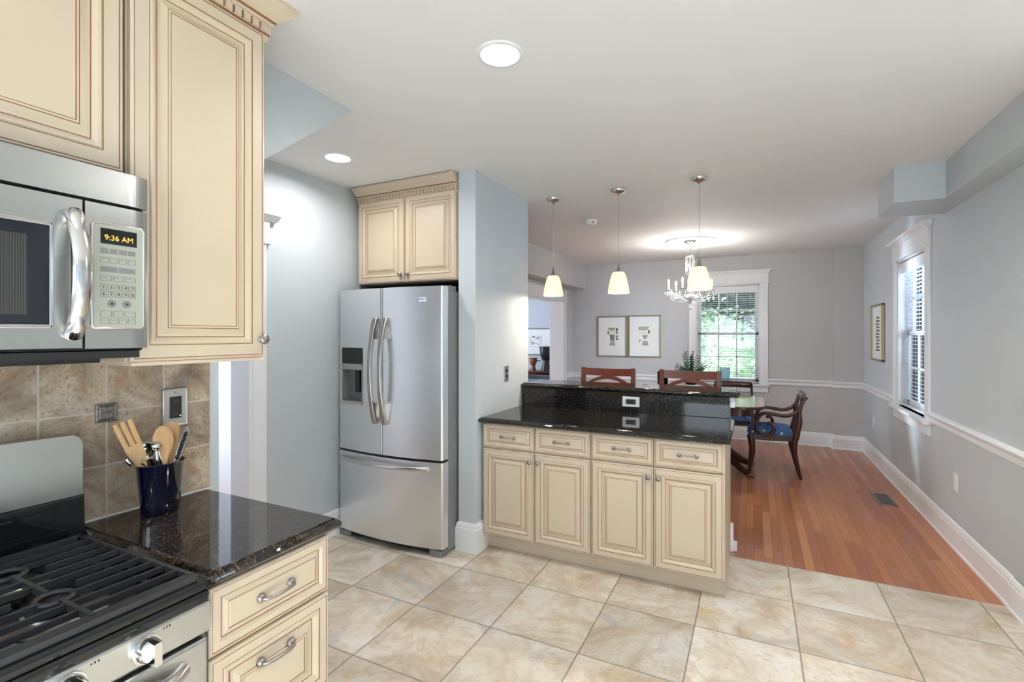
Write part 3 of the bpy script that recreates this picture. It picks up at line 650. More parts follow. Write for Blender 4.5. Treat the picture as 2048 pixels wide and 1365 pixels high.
# ------------------------------------------------------------------ refrigerator
t = thing('refrigerator', 'stainless french door refrigerator with bottom freezer and ice dispenser', 'refrigerator', (-2.3, 3.1, 0))
F0, F1, FE, FC = -2.762, -1.842, 2.702, 2.655     # left, right, door face y at edges and centre
def arc_y(x): u = (x-(F0+F1)/2)/((F1-F0)/2); return FC+(FE-FC)*u*u
def convex(a, b, z0, z1, name, hole=None):
    """door slab with convex front between x a..b; hole=(x0,x1,z0,z1) recess"""
    mb = MB(); n = 14; r = .012
    xs = [a+(b-a)*q/n for q in range(n+1)]
    if hole: xs = sorted(set(xs+[hole[0], hole[1]]))
    zs = [z0, z1] if not hole else [z0, hole[2], hole[3], z1]
    yb = 2.765
    fr = {}
    for i, x in enumerate(xs):
        e = min(x-a, b-x); yo = arc_y(x)+(.012 if e < 1e-6 else 0)
        fr[x] = yo
    xs2 = [a]+[a+.004, a+.012]+[x for x in xs if a+.02 < x < b-.02]+[b-.012, b-.004]+[b]
    fr = {x: arc_y(x)+(.010 if x in (a, b) else (.003 if x in (a+.004, b-.004) else 0)) for x in xs2}
    for j in range(len(zs)-1):
        for i in range(len(xs2)-1):
            xa, xb = xs2[i], xs2[i+1]; cx, cz = (xa+xb)/2, (zs[j]+zs[j+1])/2
            if hole and hole[0] < cx < hole[1] and hole[2] < cz < hole[3]: continue
            mb.add([(xa, fr[xa], zs[j]), (xb, fr[xb], zs[j]), (xb, fr[xb], zs[j+1]), (xa, fr[xa], zs[j+1])], [(0, 1, 2, 3)], 0, True)
    for z, o_ in ((z0, 0), (z1, 1)):
        vs = [(x, fr[x], z) for x in xs2]+[(b, yb, z), (a, yb, z)]; ids = tuple(range(len(vs)))
        mb.add(vs, [ids if o_ else ids[::-1]])
    mb.add([(a, fr[a], z0), (a, yb, z0), (a, yb, z1), (a, fr[a], z1)], [(3, 2, 1, 0)]); mb.add([(b, fr[b], z0), (b, yb, z0), (b, yb, z1), (b, fr[b], z1)], [(0, 1, 2, 3)])
    mb.add([(a, yb, z0), (b, yb, z0), (b, yb, z1), (a, yb, z1)], [(3, 2, 1, 0)])
    return mb.build(name, 'steel_vertical', t)
SE = -2.318
D0, D1, D2 = .645, 1.803, .632
HX0, HX1, HZ0, HZ1 = -2.722, -2.50, .975, 1.385
dl = convex(F0, SE-.003, D0, D1, 'door', (HX0, HX1, HZ0, HZ1)); dr = convex(SE+.003, F1, D0, D1, 'door'); dz = convex(F0, F1, .055, .628, 'freezer_drawer')
bevel(MB().box((F0+.006, 2.772, .03), (F1-.002, 3.50, 1.775)).build('body', 'grey_plastic', t), .004)
MB().box((F0+.012, 2.735, .60), (F1-.012, 2.775, .66)).build('door_gasket', 'black_plastic', t)
MB().box((F0+.02, 2.72, .012), (F1-.02, 2.80, .055)).build('kick_grille', 'black_plastic', t)
for x in (F0+.01, F1-.11): bevel(MB().box((x, 2.700, 0), (x+.10, 2.86, .045)).build('foot', 'grey_plastic', t), .008)
for x in (-1.96, -2.75): MB().rbox((x, 2.775, 1.775), (x+.11, 2.90, 1.812), .03).build('hinge_cap', 'grey_plastic', t)
# dispenser
mb = MB(); yb = 2.76; ya = arc_y(HX0)-.004; yc = arc_y(HX1)-.004
mb.box((HX0, yb-.008, HZ0), (HX1, yb, HZ1)); mb.box((HX0, ya, HZ0), (HX0+.006, yb, 1.26)); mb.box((HX1-.006, yc, HZ0), (HX1, yb, 1.26)); mb.box((HX0, yb-.075, 1.222), (HX1, yb, 1.235))
disp = mb.build('ice_dispenser', 'grey_plastic', t)
mb = MB(); mb.add([(HX0, ya, 1.27), (HX1, yc, 1.27), (HX1, yc, 1.385), (HX0, ya, 1.385)], [(0, 1, 2, 3)]); mb.add([(HX0, ya, 1.27), (HX1, yc, 1.27), (HX1, yb, 1.27), (HX0, yb, 1.27)], [(0, 1, 2, 3)]); mb.build('display_panel', 'black_gloss', disp)
mb = MB(); mb.add([(HX0, ya-.001, 1.228), (HX1, yc-.001, 1.228), (HX1, yc-.001, 1.268), (HX0, ya-.001, 1.268)], [(0, 1, 2, 3)]); mb.add([(HX0, ya, 1.228), (HX1, yc, 1.228), (HX1, yb, 1.228), (HX0, yb, 1.228)], [(3, 2, 1, 0)]); mb.build('control_strip', 'steel_horizontal', disp)
mb = MB().box((HX0, 2.672, HZ0), (HX1, yb, HZ0+.022)); mb.build('drip_tray', 'nickel_plate', disp)
mb = MB().rbox((HX0+.115, yb-.06, 1.06), (HX0+.155, yb-.03, 1.225), .008); mb.build('paddle', 'black_plastic', disp)
def fr_handle(parent, xc, za, zb, side):
    mb = MB(); n = 20; pts = []; rr = []
    for q in range(n+1):
        u = q/n; z = za+(zb-za)*u; bow = math.sin(PI*u)
        pts.append((xc, arc_y(xc)-.010-.060*bow**.75, z)); rr.append(.0145+.0055*abs(2*u-1)**2)
    mb.tube(pts, rr, 10, sc=(1.15, .9), up=(0, -1, 0))
    # end blocks that merge into the door
    for q, s_ in ((0, 1), (1, -1)):
        z = za if q == 0 else zb
        mb.tube([(xc, arc_y(xc)+.002, z+s_*.0), (xc, arc_y(xc)-.020, z+s_*.035), (xc, arc_y(xc)-.030, z+s_*.09), (xc, arc_y(xc)-.034, z+s_*.15)], [.015, .019, .016, .006], 10, up=(1, 0, 0))
        mb.box((xc-.013, arc_y(xc)-.032, z+s_*.005), (xc+.013, arc_y(xc)+.004, z+s_*.14))
    return mb.build('handle', 'taupe_steel', parent)
fr_handle(dl, SE-.048, .865, 1.590, 1); fr_handle(dr, SE+.040, .865, 1.590, 1)
mb = MB(); pts = []; n = 20
for q in range(n+1):
    u = q/n; x = -2.70+.755*u; pts.append((x, arc_y(x)-.012-.048*math.sin(PI*u)**.7, .585+.000*u))
mb.tube(pts, [.016-.003*math.sin(PI*q/n) for q in range(n+1)], 10, sc=(1.0, 1.0)); 
for x in (-2.69, -1.955): mb.box((x-.01, arc_y(x)-.02, .572), (x+.01, arc_y(x)+.005, .598))
mb.build('handle', 'steel_handle', dz)
mb = MB().rbox((-2.022, arc_y(-1.99)-.003, 1.700), (-1.962, arc_y(-1.99)+.006, 1.730), .004, axis='y'); bd = mb.build('badge', 'chrome', dr)
mb = MB()
for q in range(6): x = -2.014+q*.0085; mb.box((x, arc_y(-1.99)-.0036, 1.711+(q % 2)*.002), (x+.0055, arc_y(-1.99)-.0028, 1.720+(q % 3)*.001))
mb.build('badge_lettering', 'grey_plastic', bd)

# ------------------------------------------------------------------ microwave
t = thing('microwave', 'stainless over-the-range microwave with curved handle and keypad', 'microwave', (-1.6, .345, 1.43))
MX = -1.41
def bulge(y):   # front surface x as function of y: flat, rolling back near the right end
    e = .728-y
    return MX-.010*max(0, (1-e/.045))**2 if e < .045 else MX
bevel(MB().box((-1.80, -.035, 1.435), (MX-.03, .728, 1.885)).build('body', 'black_plastic', t), .004)
def mwslab(y0, y1, z0, z1, name, hole=None):
    mb = MB(); ys = sorted({y0, y1, *[y for y in (.683, .690, .697, .704, .711, .718, .724) if y0 < y < y1], *([hole[0], hole[1]] if hole else [])}); zs = [z0, z1] if not hole else [z0, hole[2], hole[3], z1]
    for j in range(len(zs)-1):
        for i in range(len(ys)-1):
            a, b = ys[i], ys[i+1]; cy, cz = (a+b)/2, (zs[j]+zs[j+1])/2
            if hole and hole[0] < cy < hole[1] and hole[2] < cz < hole[3]: continue
            mb.add([(bulge(a), a, zs[j]), (bulge(b), b, zs[j]), (bulge(b), b, zs[j+1]), (bulge(a), a, zs[j+1])], [(0, 1, 2, 3)], 0, True)
    for z, o_ in ((z0, 0), (z1, 1)):
        vs = [(bulge(y), y, z) for y in ys]+[(MX-.035, y1, z), (MX-.035, y0, z)]; ids = tuple(range(len(vs))); mb.add(vs, [ids if not o_ else ids[::-1]][::1])
    mb.add([(bulge(y1), y1, z0), (MX-.035, y1, z0), (MX-.035, y1, z1), (bulge(y1), y1, z1)], [(0, 1, 2, 3)]); mb.add([(MX, y0, z0), (MX-.035, y0, z0), (MX-.035, y0, z1), (MX, y0, z1)], [(3, 2, 1, 0)])
    return mb.build(name, 'steel_horizontal', t)
mwslab(-.035, .728, 1.800, 1.880, 'vent_panel')
md = mwslab(-.035, .586, 1.445, 1.792, 'door', (.06, .530, 1.497, 1.722))
mc = mwslab(.591, .728, 1.443, 1.792, 'control_panel')
MB().box((MX-.012, .055, 1.492), (MX-.006, .535, 1.727)).build('door_glass', 'dark_glass', md)
MB().box((MX-.0055, .09, 1.52), (MX-.005, .490, 1.695)).build('door_mesh', 'mesh_window', md)
mb = MB()
for a, b, za, zb in ((.052, .532, 1.490, 1.499), (.052, .532, 1.720, 1.729), (.526, .534, 1.490, 1.729)): mb.box((MX-.012, a, za), (MX+.0015, b, zb))
bevel(mb.build('window_frame', 'steel_handle', md), .002)
mb = MB(); pts = []; rr = []; n = 18
for q in range(n+1):
    u = q/n; pts.append((MX+.004+.045*math.sin(PI*u)**.8, .566, 1.478+.275*u)); rr.append(.0105+.006*math.sin(PI*u)**.6)
mb.tube(pts, rr, 12, sc=(1.25, .8), up=(1, 0, 0))
for z, s_ in ((1.478, 1), (1.753, -1)): mb.tube([(MX-.004, .566, z), (MX+.010, .566, z), (MX+.022, .566, z+s_*.018), (MX+.030, .566, z+s_*.045)], [.016, .018, .017, .010], 12, up=(0, 0, 1))
mb.build('handle', 'polished_steel', md)
kp = MB().rbox((MX+.0002, .606, 1.494), (MX+.003, .712, 1.744), .008, axis='x').build('keypad', 'nickel_plate', mc)
M['keypad_face'] = mat('keypad_face', (.36, .37, .31), .35); M['key_grey'] = mat('key_grey', (.20, .20, .20), .5); M['key_outline'] = mat('key_outline', (.12, .12, .11), .6); M['dispenser_grey'] = mat('dispenser_grey', (.30, .30, .30), .4, .6)
kp.data.materials.clear(); kp.data.materials.append(M['keypad_face'])
mb = MB()
rim = [(.606, 1.494), (.712, 1.494), (.712, 1.744), (.606, 1.744)]
mb.tube([(MX+.001, .604, 1.500), (MX+.001, .608, 1.492), (MX+.001, .708, 1.492), (MX+.001, .714, 1.500), (MX+.001, .714, 1.738), (MX+.001, .708, 1.746), (MX+.001, .608, 1.746), (MX+.001, .604, 1.738)], .0035, 8, closed=True)
mb.build('keypad_bezel', 'steel_handle', mc)
KX = MX+.003
MB().box((KX, .620, 1.697), (KX+.001, .697, 1.734)).build('display', 'black_gloss', kp)
text_mesh('clock_digits', '9:36 AM', .018, 'amber_led', kp, (KX+.0012, .6585, 1.712), RX)
def key(mbk, y0, y1, z0, z1): MB().box((KX, y0, z0), (KX+.0008, y1, z1)).build('button', 'key_grey', kp)
def keyo(mbk, y0, y1, z0, z1):
    mbk = MB()
    e = .0006
    for a, b, c_, d_ in ((y0, y1, z0, z0+e), (y0, y1, z1-e, z1), (y0, y0+e, z0, z1), (y1-e, y1, z0, z1)): mbk.box((KX, a, c_), (KX+.0005, b, d_))
    if z1-z0 < .0137: mbk.box((KX, y0+.003, z1-.005), (KX+.0004, y0+(y1-y0)*.6, z1-.0042))
    mbk.build('button', 'key_outline', kp)
g_, k_ = MB(), MB()
def row(mbx, fn, z0, z1, n): 
    w = (.697-.620)/n
    for q in range(n): fn(mbx, .620+w*q, .620+w*(q+1)-.003, z0, z1)
row(g_, key, 1.674, 1.686, 4); row(k_, keyo, 1.651, 1.664, 4); row(g_, key, 1.629, 1.642, 2); row(k_, keyo, 1.607, 1.620, 3)
row(k_, keyo, 1.585, 1.599, 5); row(k_, keyo, 1.568, 1.582, 5); row(k_, keyo, 1.520, 1.534, 3); row(k_, keyo, 1.503, 1.516, 4)
for yb_ in (.643, .675): MB().tube([(KX, yb_, 1.552), (KX+.0015, yb_, 1.552)], .009, 16).build('round_button', 'key_grey', kp)
MB().box((KX+.0016, .6405, 1.5495), (KX+.002, .6455, 1.5545)).build('stop_symbol', 'black_plastic', kp)
MB().prism([(.673, 1.549), (.679, 1.552), (.673, 1.555)], KX+.0016, KX+.002, 'x').build('start_symbol', 'black_plastic', kp)
w5 = (.697-.620)/5
text_mesh('key_numbers', '1', .011, 'black_plastic', kp, (KX+.0008, .620+w5*.42, 1.592), RX)
for q, ch in enumerate('2345'): text_mesh('key_numbers', ch, .011, 'black_plastic', kp, (KX+.0008, .620+w5*(q+1.42), 1.592), RX)
for q, ch in enumerate('67890'): text_mesh('key_numbers', ch, .011, 'black_plastic', kp, (KX+.0008, .620+w5*(q+.42), 1.575), RX)
mb = MB().box((-1.79, -.03, 1.418), (MX-.02, .715, 1.436)).box((-1.70, .30, 1.405), (-1.5, .66, 1.42)); mb.build('underside', 'black_plastic', t)

# ------------------------------------------------------------------ stove
t = thing('gas_range', 'stainless gas range with black cooktop and cast iron grates', 'stove', (-1.47, .345, 0))
SY0, SY1 = -.037, .721
bevel(MB().box((-1.79, SY0, .0), (-1.185, SY1, .855)).build('body', 'black_plastic', t), .003)
# cooktop: raised rim, recessed well
mb = MB(); X0, X1 = -1.775, -1.142
mb.box((X0, SY0, .86), (X1, SY1, .880)); 
mb.box((X0, SY0, .88), (-1.70, SY1, .905)); mb.box((-1.185, SY0, .88), (X1, SY1, .906)); mb.box((X0, .700, .88), (X1, SY1, .905)); mb.box((X0, SY0, .88), (X1, SY0+.02, .905))
mb.box((-1.19, SY0, .850), (X1-.002, SY1, .88))
bevel(mb.build('cooktop', 'black_gloss', t), .010, 3)
mb = MB().prism([(-1.20, .775), (-1.150, .778), (-1.146, .852), (-1.20, .852)], SY0, SY1, 'y'); cp = bevel(mb.build('control_panel', 'steel_horizontal', t), .006, 3)
# oven door
mb = MB().box((-1.20, SY0+.002, .20), (-1.150, SY1-.002, .768)); od = bevel(mb.build('oven_door', 'steel_horizontal', t), .008, 3)
MB().box((-1.150, .10, .33), (-1.147, .58, .62)).build('door_window', 'dark_glass', od)
mb = MB(); mb.tube([(-1.150+.052*math.sin(PI*min(1, max(0, q/20)))**.45, .02+.64*q/20, .725) for q in range(21)], [.018]*21, 12, sc=(1, .85)); mb.build('handle', 'steel_handle', od)
MB().box((-1.20, SY0+.002, .04), (-1.155, SY1-.002, .19)).build('storage_drawer', 'steel_horizontal', t)
for q, y in enumerate((.585, .455, .345, .235, .105)):
    mb = MB(); c0 = (-1.148, y, .815)
    mb.tube([(-1.149, y, .815), (-1.142, y, .8155)], .0285, 24); mb.tube([(-1.142, y, .8155), (-1.127, y, .8163), (-1.122, y, .8165)], [.025, .0235, .020], 24)
    mb.rbox((-1.128, y-.0075, .792), (-1.100, y+.0075, .8405), .004, axis='x')
    mb.build('burner_knob', 'polished_steel', cp)
    mb = MB()
    for a in range(3): mb.box((-1.1478, y+.034+a*.006, .838), (-1.1465, y+.037+a*.006, .8415+.002*a))
    mb.build('knob_mark', 'black_plastic', cp)
# backguard
mb = MB().prism([(-1.79, .90), (-1.72, .90), (-1.725, 1.02), (-1.79, 1.02)], SY0, SY1, 'y'); bevel(mb.build('rear_vent', 'black_gloss', t), .006, 3)
for q in range(12): y = SY0+.06+q*.056; MB().box((-1.7225, y, .99), (-1.7205, y+.04, .996)).build('vent_slot', 'black_plastic', t)
pts = [(SY0, 1.018), (SY1-.002, 1.018), (SY1-.002, 1.165)]
for q in range(1, 7): a = math.radians(15*q); pts.append((SY1-.032+.03*math.cos(a), 1.162+.03*math.sin(a)))
pts += [(SY0+.2, 1.200), (SY0, 1.195)]
mb = MB().prism(pts, -1.785, -1.728, 'x'); bg_ = mb.build('backguard', 'steel_horizontal', t); bevel(bg_, .014, 4, 60)
# burners
for (x, y, r) in ((-1.56, .505, .035), (-1.335, .505, .045), (-1.56, .18, .040), (-1.335, .18, .035)):
    mb = MB(); mb.lathe([(r*2.1, .0), (r*2.0, .004), (r*1.2, .006), (r*1.15, .012)], (x, y, .881), 28); bn = mb.build('burner', 'pewter', t)
    MB().lathe([(r*.95, .012), (r*1.0, .016), (r*.95, .021), (r*.3, .0225), (.0, .0225)], (x, y, .881), 28).build('burner_cap', 'cast_iron', bn)
def grate(y0, y1, ring_y, xs_ring):
    mb = MB(); gz = .921; b = .0052; xa, xb = -1.675, -1.172
    def bar(p, q, w=b): mb.tube([p, q], w, 4, sc=(.75, 1.25), up=(0, 0, 1))
    def rect(x0, ya, x1, yb_, h=.012): mb.box((x0, ya, gz-h), (x1, yb_, gz))
    rect(xa-.008, y0, xa+.006, y1); mb.box((xb-.012, y0, gz-.014), (xb+.018, y1, gz-.001)); rect(xa, y1-.010, xb, y1); rect(xa, y0, xb, y0+.010)
    for x in (xa, -1.42, xb-.004):
        for y in (y0+.008, y1-.008): mb.box((x-.006, y-.006, .884), (x+.006, y+.006, gz-.004))
    k = 10
    for q in range(1, k):
        x = xa+(xb-xa)*q/k; near = [r for r in xs_ring if abs(r-x) < .022]; sh = [r for r in xs_ring if .022 <= abs(r-x) < .062]
        for ye, dr_ in ((y0, -1), (y1, 1)):
            if near: stop = ring_y+dr_*.030
            elif sh: stop = ring_y+dr_*.055
            else: stop = ring_y
            bar((x, ye, gz-.006), (x, stop, gz-.006))
    for r in xs_ring:
        pts = [(r+.031*math.cos(2*PI*q/24), ring_y+.031*math.sin(2*PI*q/24), gz-.006) for q in range(24)]; mb.tube(pts, .0062, 6, closed=True)
    segs = [xa]+[v for r in sorted(xs_ring) for v in (r-.03, r+.03)]+[xb]
    for q in range(0, len(segs), 2): bar((segs[q], ring_y, gz-.006), (segs[q+1], ring_y, gz-.006), .0062)
    return mb.build('grate', 'cast_iron', t)
grate(.348, .698, .505, (-1.56, -1.335)); grate(-.012, .338, .18, (-1.56, -1.335))

# ------------------------------------------------------------------ crock and utensils
CX, CY = -1.690, .905
t = thing('utensil_crock', 'glossy navy blue ceramic crock holding utensils beside the stove', 'crock', (CX, CY, .914))
oval = dict(n=40, sx=.74, sy=1.0)
mb = MB().lathe([(.052, .0), (.055, .004), (.057, .04), (.067, .152), (.070, .158), (.0705, .160), (.067, .154), (.052, .012), (.0, .010)], (CX, CY, .9145), **oval)
mb.build('pot', 'navy_glaze', t)
U = 'utensils in the navy crock'
def util(name, label, parts):
    first = parts[0][1].v
    o = thing(name, label, name.replace('_', ' ').split()[-1], (CX, CY, .93), 0, U)
    for nm, mb, mt in parts: mb.build(nm, mt, o)
    return o
def flatshape(outline, base, tip, width_dir, th):
    """outline [(s along 0..1, halfwidth)] from base to tip"""
    b, tp, w = Vector(base), Vector(tip), Vector(width_dir).normalized(); d = tp-b; nn = d.normalized().cross(w); mb = MB(); V = []
    w = (w-d.normalized()*w.dot(d.normalized())).normalized(); nn = d.normalized().cross(w)
    L = len(outline)
    for s_, hw in outline:
        c = b+d*s_
        for a, e in ((-1, -.5), (-.6, -1), (.6, -1), (1, -.5), (1, .5), (.6, 1), (-.6, 1), (-1, .5)): V.append(c+w*(hw*a)+nn*(th/2*e))
    for i in range(L-1):
        for q in range(8): mb.add([V[i*8+q], V[i*8+(q+1) % 8], V[(i+1)*8+(q+1) % 8], V[(i+1)*8+q]], [(0, 1, 2, 3)], 0, True)
    mb.add(V[:8], [tuple(range(7, -1, -1))]); mb.add(V[-8:], [tuple(range(8))]); return mb
Yd = (0.25, 1, 0)
# wooden fork
b_, t_ = Vector((CX+.005, .905, .935)), Vector((CX+.012, .792, 1.218)); dd = (t_-b_)
mb = flatshape([(0, .006), (.40, .0065), (.52, .013), (.62, .021), (.74, .0235)], b_, t_, Yd, .005)
wv = Vector((.25, 1, 0)).normalized(); wv = (wv-dd.normalized()*wv.dot(dd.normalized())).normalized()
for q in (-1, 0, 1):
    m2 = flatshape([(.0, .0064), (.8, .0064), (1.0, .0048)], b_+dd*.73+wv*(.0165*q), b_+dd*1.0+wv*(.0185*q), Yd, .005); mb.add(m2.v, m2.f, 0, True)
util('wooden_fork', 'three-pronged wooden fork leaning left in the navy crock', [('fork_body', mb, 'wood_spoon')])
util('wooden_spoon', 'wooden spoon with its back to the viewer in the middle of the crock', [('spoon_body', flatshape([(0, .0055), (.50, .006), (.58, .010), (.68, .0215), (.78, .0275), (.88, .0265), (.96, .017), (1, .006)], (CX+.02, .915, .94), (CX+.010, .903, 1.188), Yd, .009), 'wood_spoon')])
util('wooden_spatula', 'flat angled wooden spatula behind the tongs', [('spatula_body', flatshape([(0, .006), (.42, .007), (.60, .016), (.95, .021), (1, .013)], (CX-.01, .937, .94), (CX-.02, .952, 1.190), (.1, 1, .0), .005), 'wood_spoon')])
util('wooden_spoon', 'slim wooden handle standing behind the wooden fork', [('spoon_body', flatshape([(0, .006), (.8, .0075), (.92, .0105), (.98, .008), (1, .003)], (CX-.02, .872, .94), (CX-.025, .836, 1.182), Yd, .008), 'wood_spoon')])
mb = MB(); c = Vector((CX-.005, .842, 1.108))
for a in range(7):
    pass
prof = [(.0, -.020), (.012, -.018), (.022, -.010), (.026, .0), (.0275, .0), (.023, -.0115), (.0125, -.020), (.0, -.022)]
bowl = MB().lathe(prof, (0, 0, 0), 20, caps=False)
R_ = Matrix.Rotation(math.radians(70), 3, 'Y') @ Matrix.Rotation(math.radians(20), 3, 'X'); mb.add([R_ @ Vector(v)+c+Vector((.02, .012, .012)) for v in bowl.v], bowl.f, 0, True)
mb.tube([(CX+.015, .862, 1.095), (CX+.005, .88, 1.06), (CX, .895, .94)], .004, 8, sc=(1.6, .7)); util('ladle', 'steel ladle with its bowl facing out under the wooden fork', [('ladle_body', mb, 'chrome')])
mb = MB(); R_ = Matrix.Rotation(math.radians(60), 3, 'Y') @ Matrix.Rotation(math.radians(-35), 3, 'X'); mb.add([R_ @ Vector(v)*.85+Vector((CX+.01, .822, 1.100)) for v in bowl.v], bowl.f, 0, True)
mb.tube([(CX+.012, .842, 1.085), (CX+.004, .868, 1.06), (CX-.004, .885, .94)], .0035, 8, sc=(1.6, .7)); util('measuring_spoon', 'round steel scoop lying out over the crock left rim', [('spoon_body', mb, 'chrome')])
mb = MB().ball((CX+.01, .884, 1.128), .016, 14, sc=(1, 1, .95)); mb.tube([(CX+.01, .886, 1.114), (CX+.012, .890, 1.05), (CX+.012, .895, .94)], [.007, .005, .005], 8); mb.tube([(CX+.012, .893, 1.11), (CX+.014, .902, 1.06), (CX+.012, .905, .94)], .003, 8)
util('ice_cream_scoop', 'steel ice cream scoop with a round head left of the wooden spoon', [('scoop_body', mb, 'chrome')])
mb = MB()
for o_, e in ((0, 0), (.012, 1)):
    pts = [(CX+.03, .925+o_*.4, .96), (CX+.032, .930+o_*.7, 1.07), (CX+.03, .945+o_*1.4, 1.12), (CX+.028, .962+o_, 1.160), (CX+.025, .970+o_*.3, 1.176)]
    mb.tube(pts, [.004, .0045, .006, .006, .003], 8, sc=(1.0, .6))
tg = util('kitchen_tongs', 'black and steel locking tongs at the right rim of the crock', [('tong_arms', mb, 'pewter')])
mb = MB()
for q in range(6): u = q/5; mb.ball((CX+.037, .934+.026*u, 1.085+.07*u), .0078, 8, sc=(.7, .9, 1.1))
mb.build('scalloped_tips', 'black_plastic', tg)

# ------------------------------------------------------------------ ceiling fixtures
def recessed(label, x, y, r=.078, power=REC_W):
    t = thing('recessed_light', label, 'ceiling light', (x, y, CEIL-.01), 0, 'recessed ceiling lights')
    MB().lathe([(r+.016, .0), (r+.014, -.005), (r, -.007), (r-.004, -.001), (r-.004, .0)], (x, y, CEIL), 36, caps=False).build('trim_ring', 'trim_white', t)
    MB().lathe([(.0, -.003), (r-.003, -.002)], (x, y, CEIL), 36, caps=False).build('lens', 'lens_glow', t)
    l = lamp('lamp', 'AREA', (0, 0, -.004), power, WARM, (0, 0, 0), r*1.8, shape='DISK', spread=math.radians(165)); l.parent = t
    return t
recessed('round recessed light, the large one near the top of the picture', -.911, 1.739)
recessed('round recessed light in the alcove ceiling in front of the refrigerator', -2.359, 2.297, .076)
recessed('added recessed fill light near the right wall, out of view', 1.0, 2.2, power=12)  # extra fitting added to brighten the right wall and floor
recessed('added recessed fill light behind the camera', .45, -1.5, power=5)  # extra unseen fitting added to light the rear of the kitchen

def pendant(label, x, y):
    t = thing('pendant_light', label, 'pendant light', (x, y, CEIL), 0, 'pendant lights over the bar')
    MB().lathe([(.060, 0), (.0605, -.008), (.050, -.020), (.030, -.028), (.010, -.031), (.006, -.045), (0, -.046)], (x, y, CEIL), 32).build('canopy', 'chrome', t)
    MB().cyl((x, y, CEIL-.04), (x, y, 2.02), .0022, 8).build('cord', 'steel_handle', t)
    MB().lathe([(.0, 2.03), (.006, 2.028), (.007, 2.005), (.013, 1.985), (.017, 1.972), (.019, 1.958), (.0, 1.957)][::-1], (x, y, 0), 20).build('socket_cap', 'pewter', t)
    pr = [(.020, 1.966), (.042, 1.962), (.052, 1.945), (.064, 1.905), (.074, 1.860), (.080, 1.820), (.082, 1.800)]
    MB().lathe(pr+[(r-.004, z) for r, z in pr[::-1]], (x, y, 0), 36, caps=False).build('lamp_shade', 'shade_glass', t)
    bl = MB().ball((x, y, 1.885), .024, 14, sc=(1, 1, 1.3)).build('bulb', 'bulb_glow', t)
    l = lamp('lamp', 'POINT', (0, 0, 1.825-CEIL), PEND_W, (1, .87, .70), size=.03); l.parent = t
pendant('leftmost of three cream glass pendants over the bar', -1.483, 3.775)
pendant('middle of three cream glass pendants over the bar', -.941, 3.772)
pendant('rightmost of three cream glass pendants, in front of the chandelier', -.352, 3.74)
t = thing('smoke_detector', 'small white smoke detector on the ceiling behind the pendants', 'smoke detector', (-1.436, 4.66, CEIL))
MB().lathe([(.062, 0), (.062, -.012), (.055, -.02), (.052, -.038), (.042, -.044), (0, -.045)], (-1.436, 4.66, CEIL), 32).build('housing', 'white_plastic', t)
MB().box((-1.40, 4.60, CEIL-.042), (-1.39, 4.605, CEIL-.02)).build('test_button', 'grey_plastic', t)

# chandelier
HX, HY = -.685, 6.18
o = MB().lathe([(.285, 0), (.283, -.010), (.270, -.020), (.262, -.012), (.255, -.020), (.245, -.012), (.238, -.002), (.12, -.001)], (HX, HY, CEIL), 56, caps=False).build('ceiling_medallion', 'trim_white'); tag(o, 'round white plaster medallion on the ceiling above the chandelier', 'ceiling medallion')
t = thing('chandelier', 'crystal chandelier with lit candle bulbs hanging before the far window', 'chandelier', (HX, HY, CEIL))
MB().lathe([(.070, 0), (.070, -.010), (.045, -.030), (.012, -.038), (.0, -.05)], (HX, HY, CEIL-.001), 28).build('canopy', 'chrome', t)
mb = MB()
for q in range(6):
    z = CEIL-.05-q*.026; a = (q % 2)*PI/2
    mb.tube([(HX+.007*math.cos(a)*math.cos(b), HY+.007*math.sin(a)*math.cos(b), z+.017*math.sin(b)) for b in [2*PI*k/10 for k in range(10)]], .0018, 5, closed=True)
mb.build('chain', 'chrome', t)
body = MB().lathe([(.0, 2.43), (.050, 2.425), (.052, 2.415), (.012, 2.405), (.010, 2.34), (.022, 2.32), (.026, 2.29), (.012, 2.26), (.010, 2.18), (.020, 2.16), (.030, 2.12), (.022, 2.08), (.014, 2.05), (.016, 2.0), (.034, 1.965), (.060, 1.945), (.065, 1.93), (.045, 1.90), (.020, 1.88), (.015, 1.85), (.0, 1.84)][::-1], (HX, HY, 0), 20).build('column', 'crystal', t)
MB().lathe([(.0, 1.985), (.045, 1.982), (.055, 1.965), (.02, 1.955), (0, 1.954)][::-1], (HX, HY, 0), 20).build('arm_hub', 'chrome', t)
def drop(mb, c, L=.062, r=.012):
    x, y, z = c
    mb.lathe([(0, 0), (r*.35, -L*.2), (r, -L*.68), (r*.6, -L*.92), (0, -L)], (x, y, z), 6, smooth=False)
    mb.ball((x, y, z+.004), .005, 6)
def strand(p, q, sag, n=12, r=.0058):
    mb = MB()
    for i in range(n+1):
        u = i/n; mb.ball((p[0]+(q[0]-p[0])*u, p[1]+(q[1]-p[1])*u, p[2]+(q[2]-p[2])*u-sag*4*u*(1-u)), r, 6)
    return mb
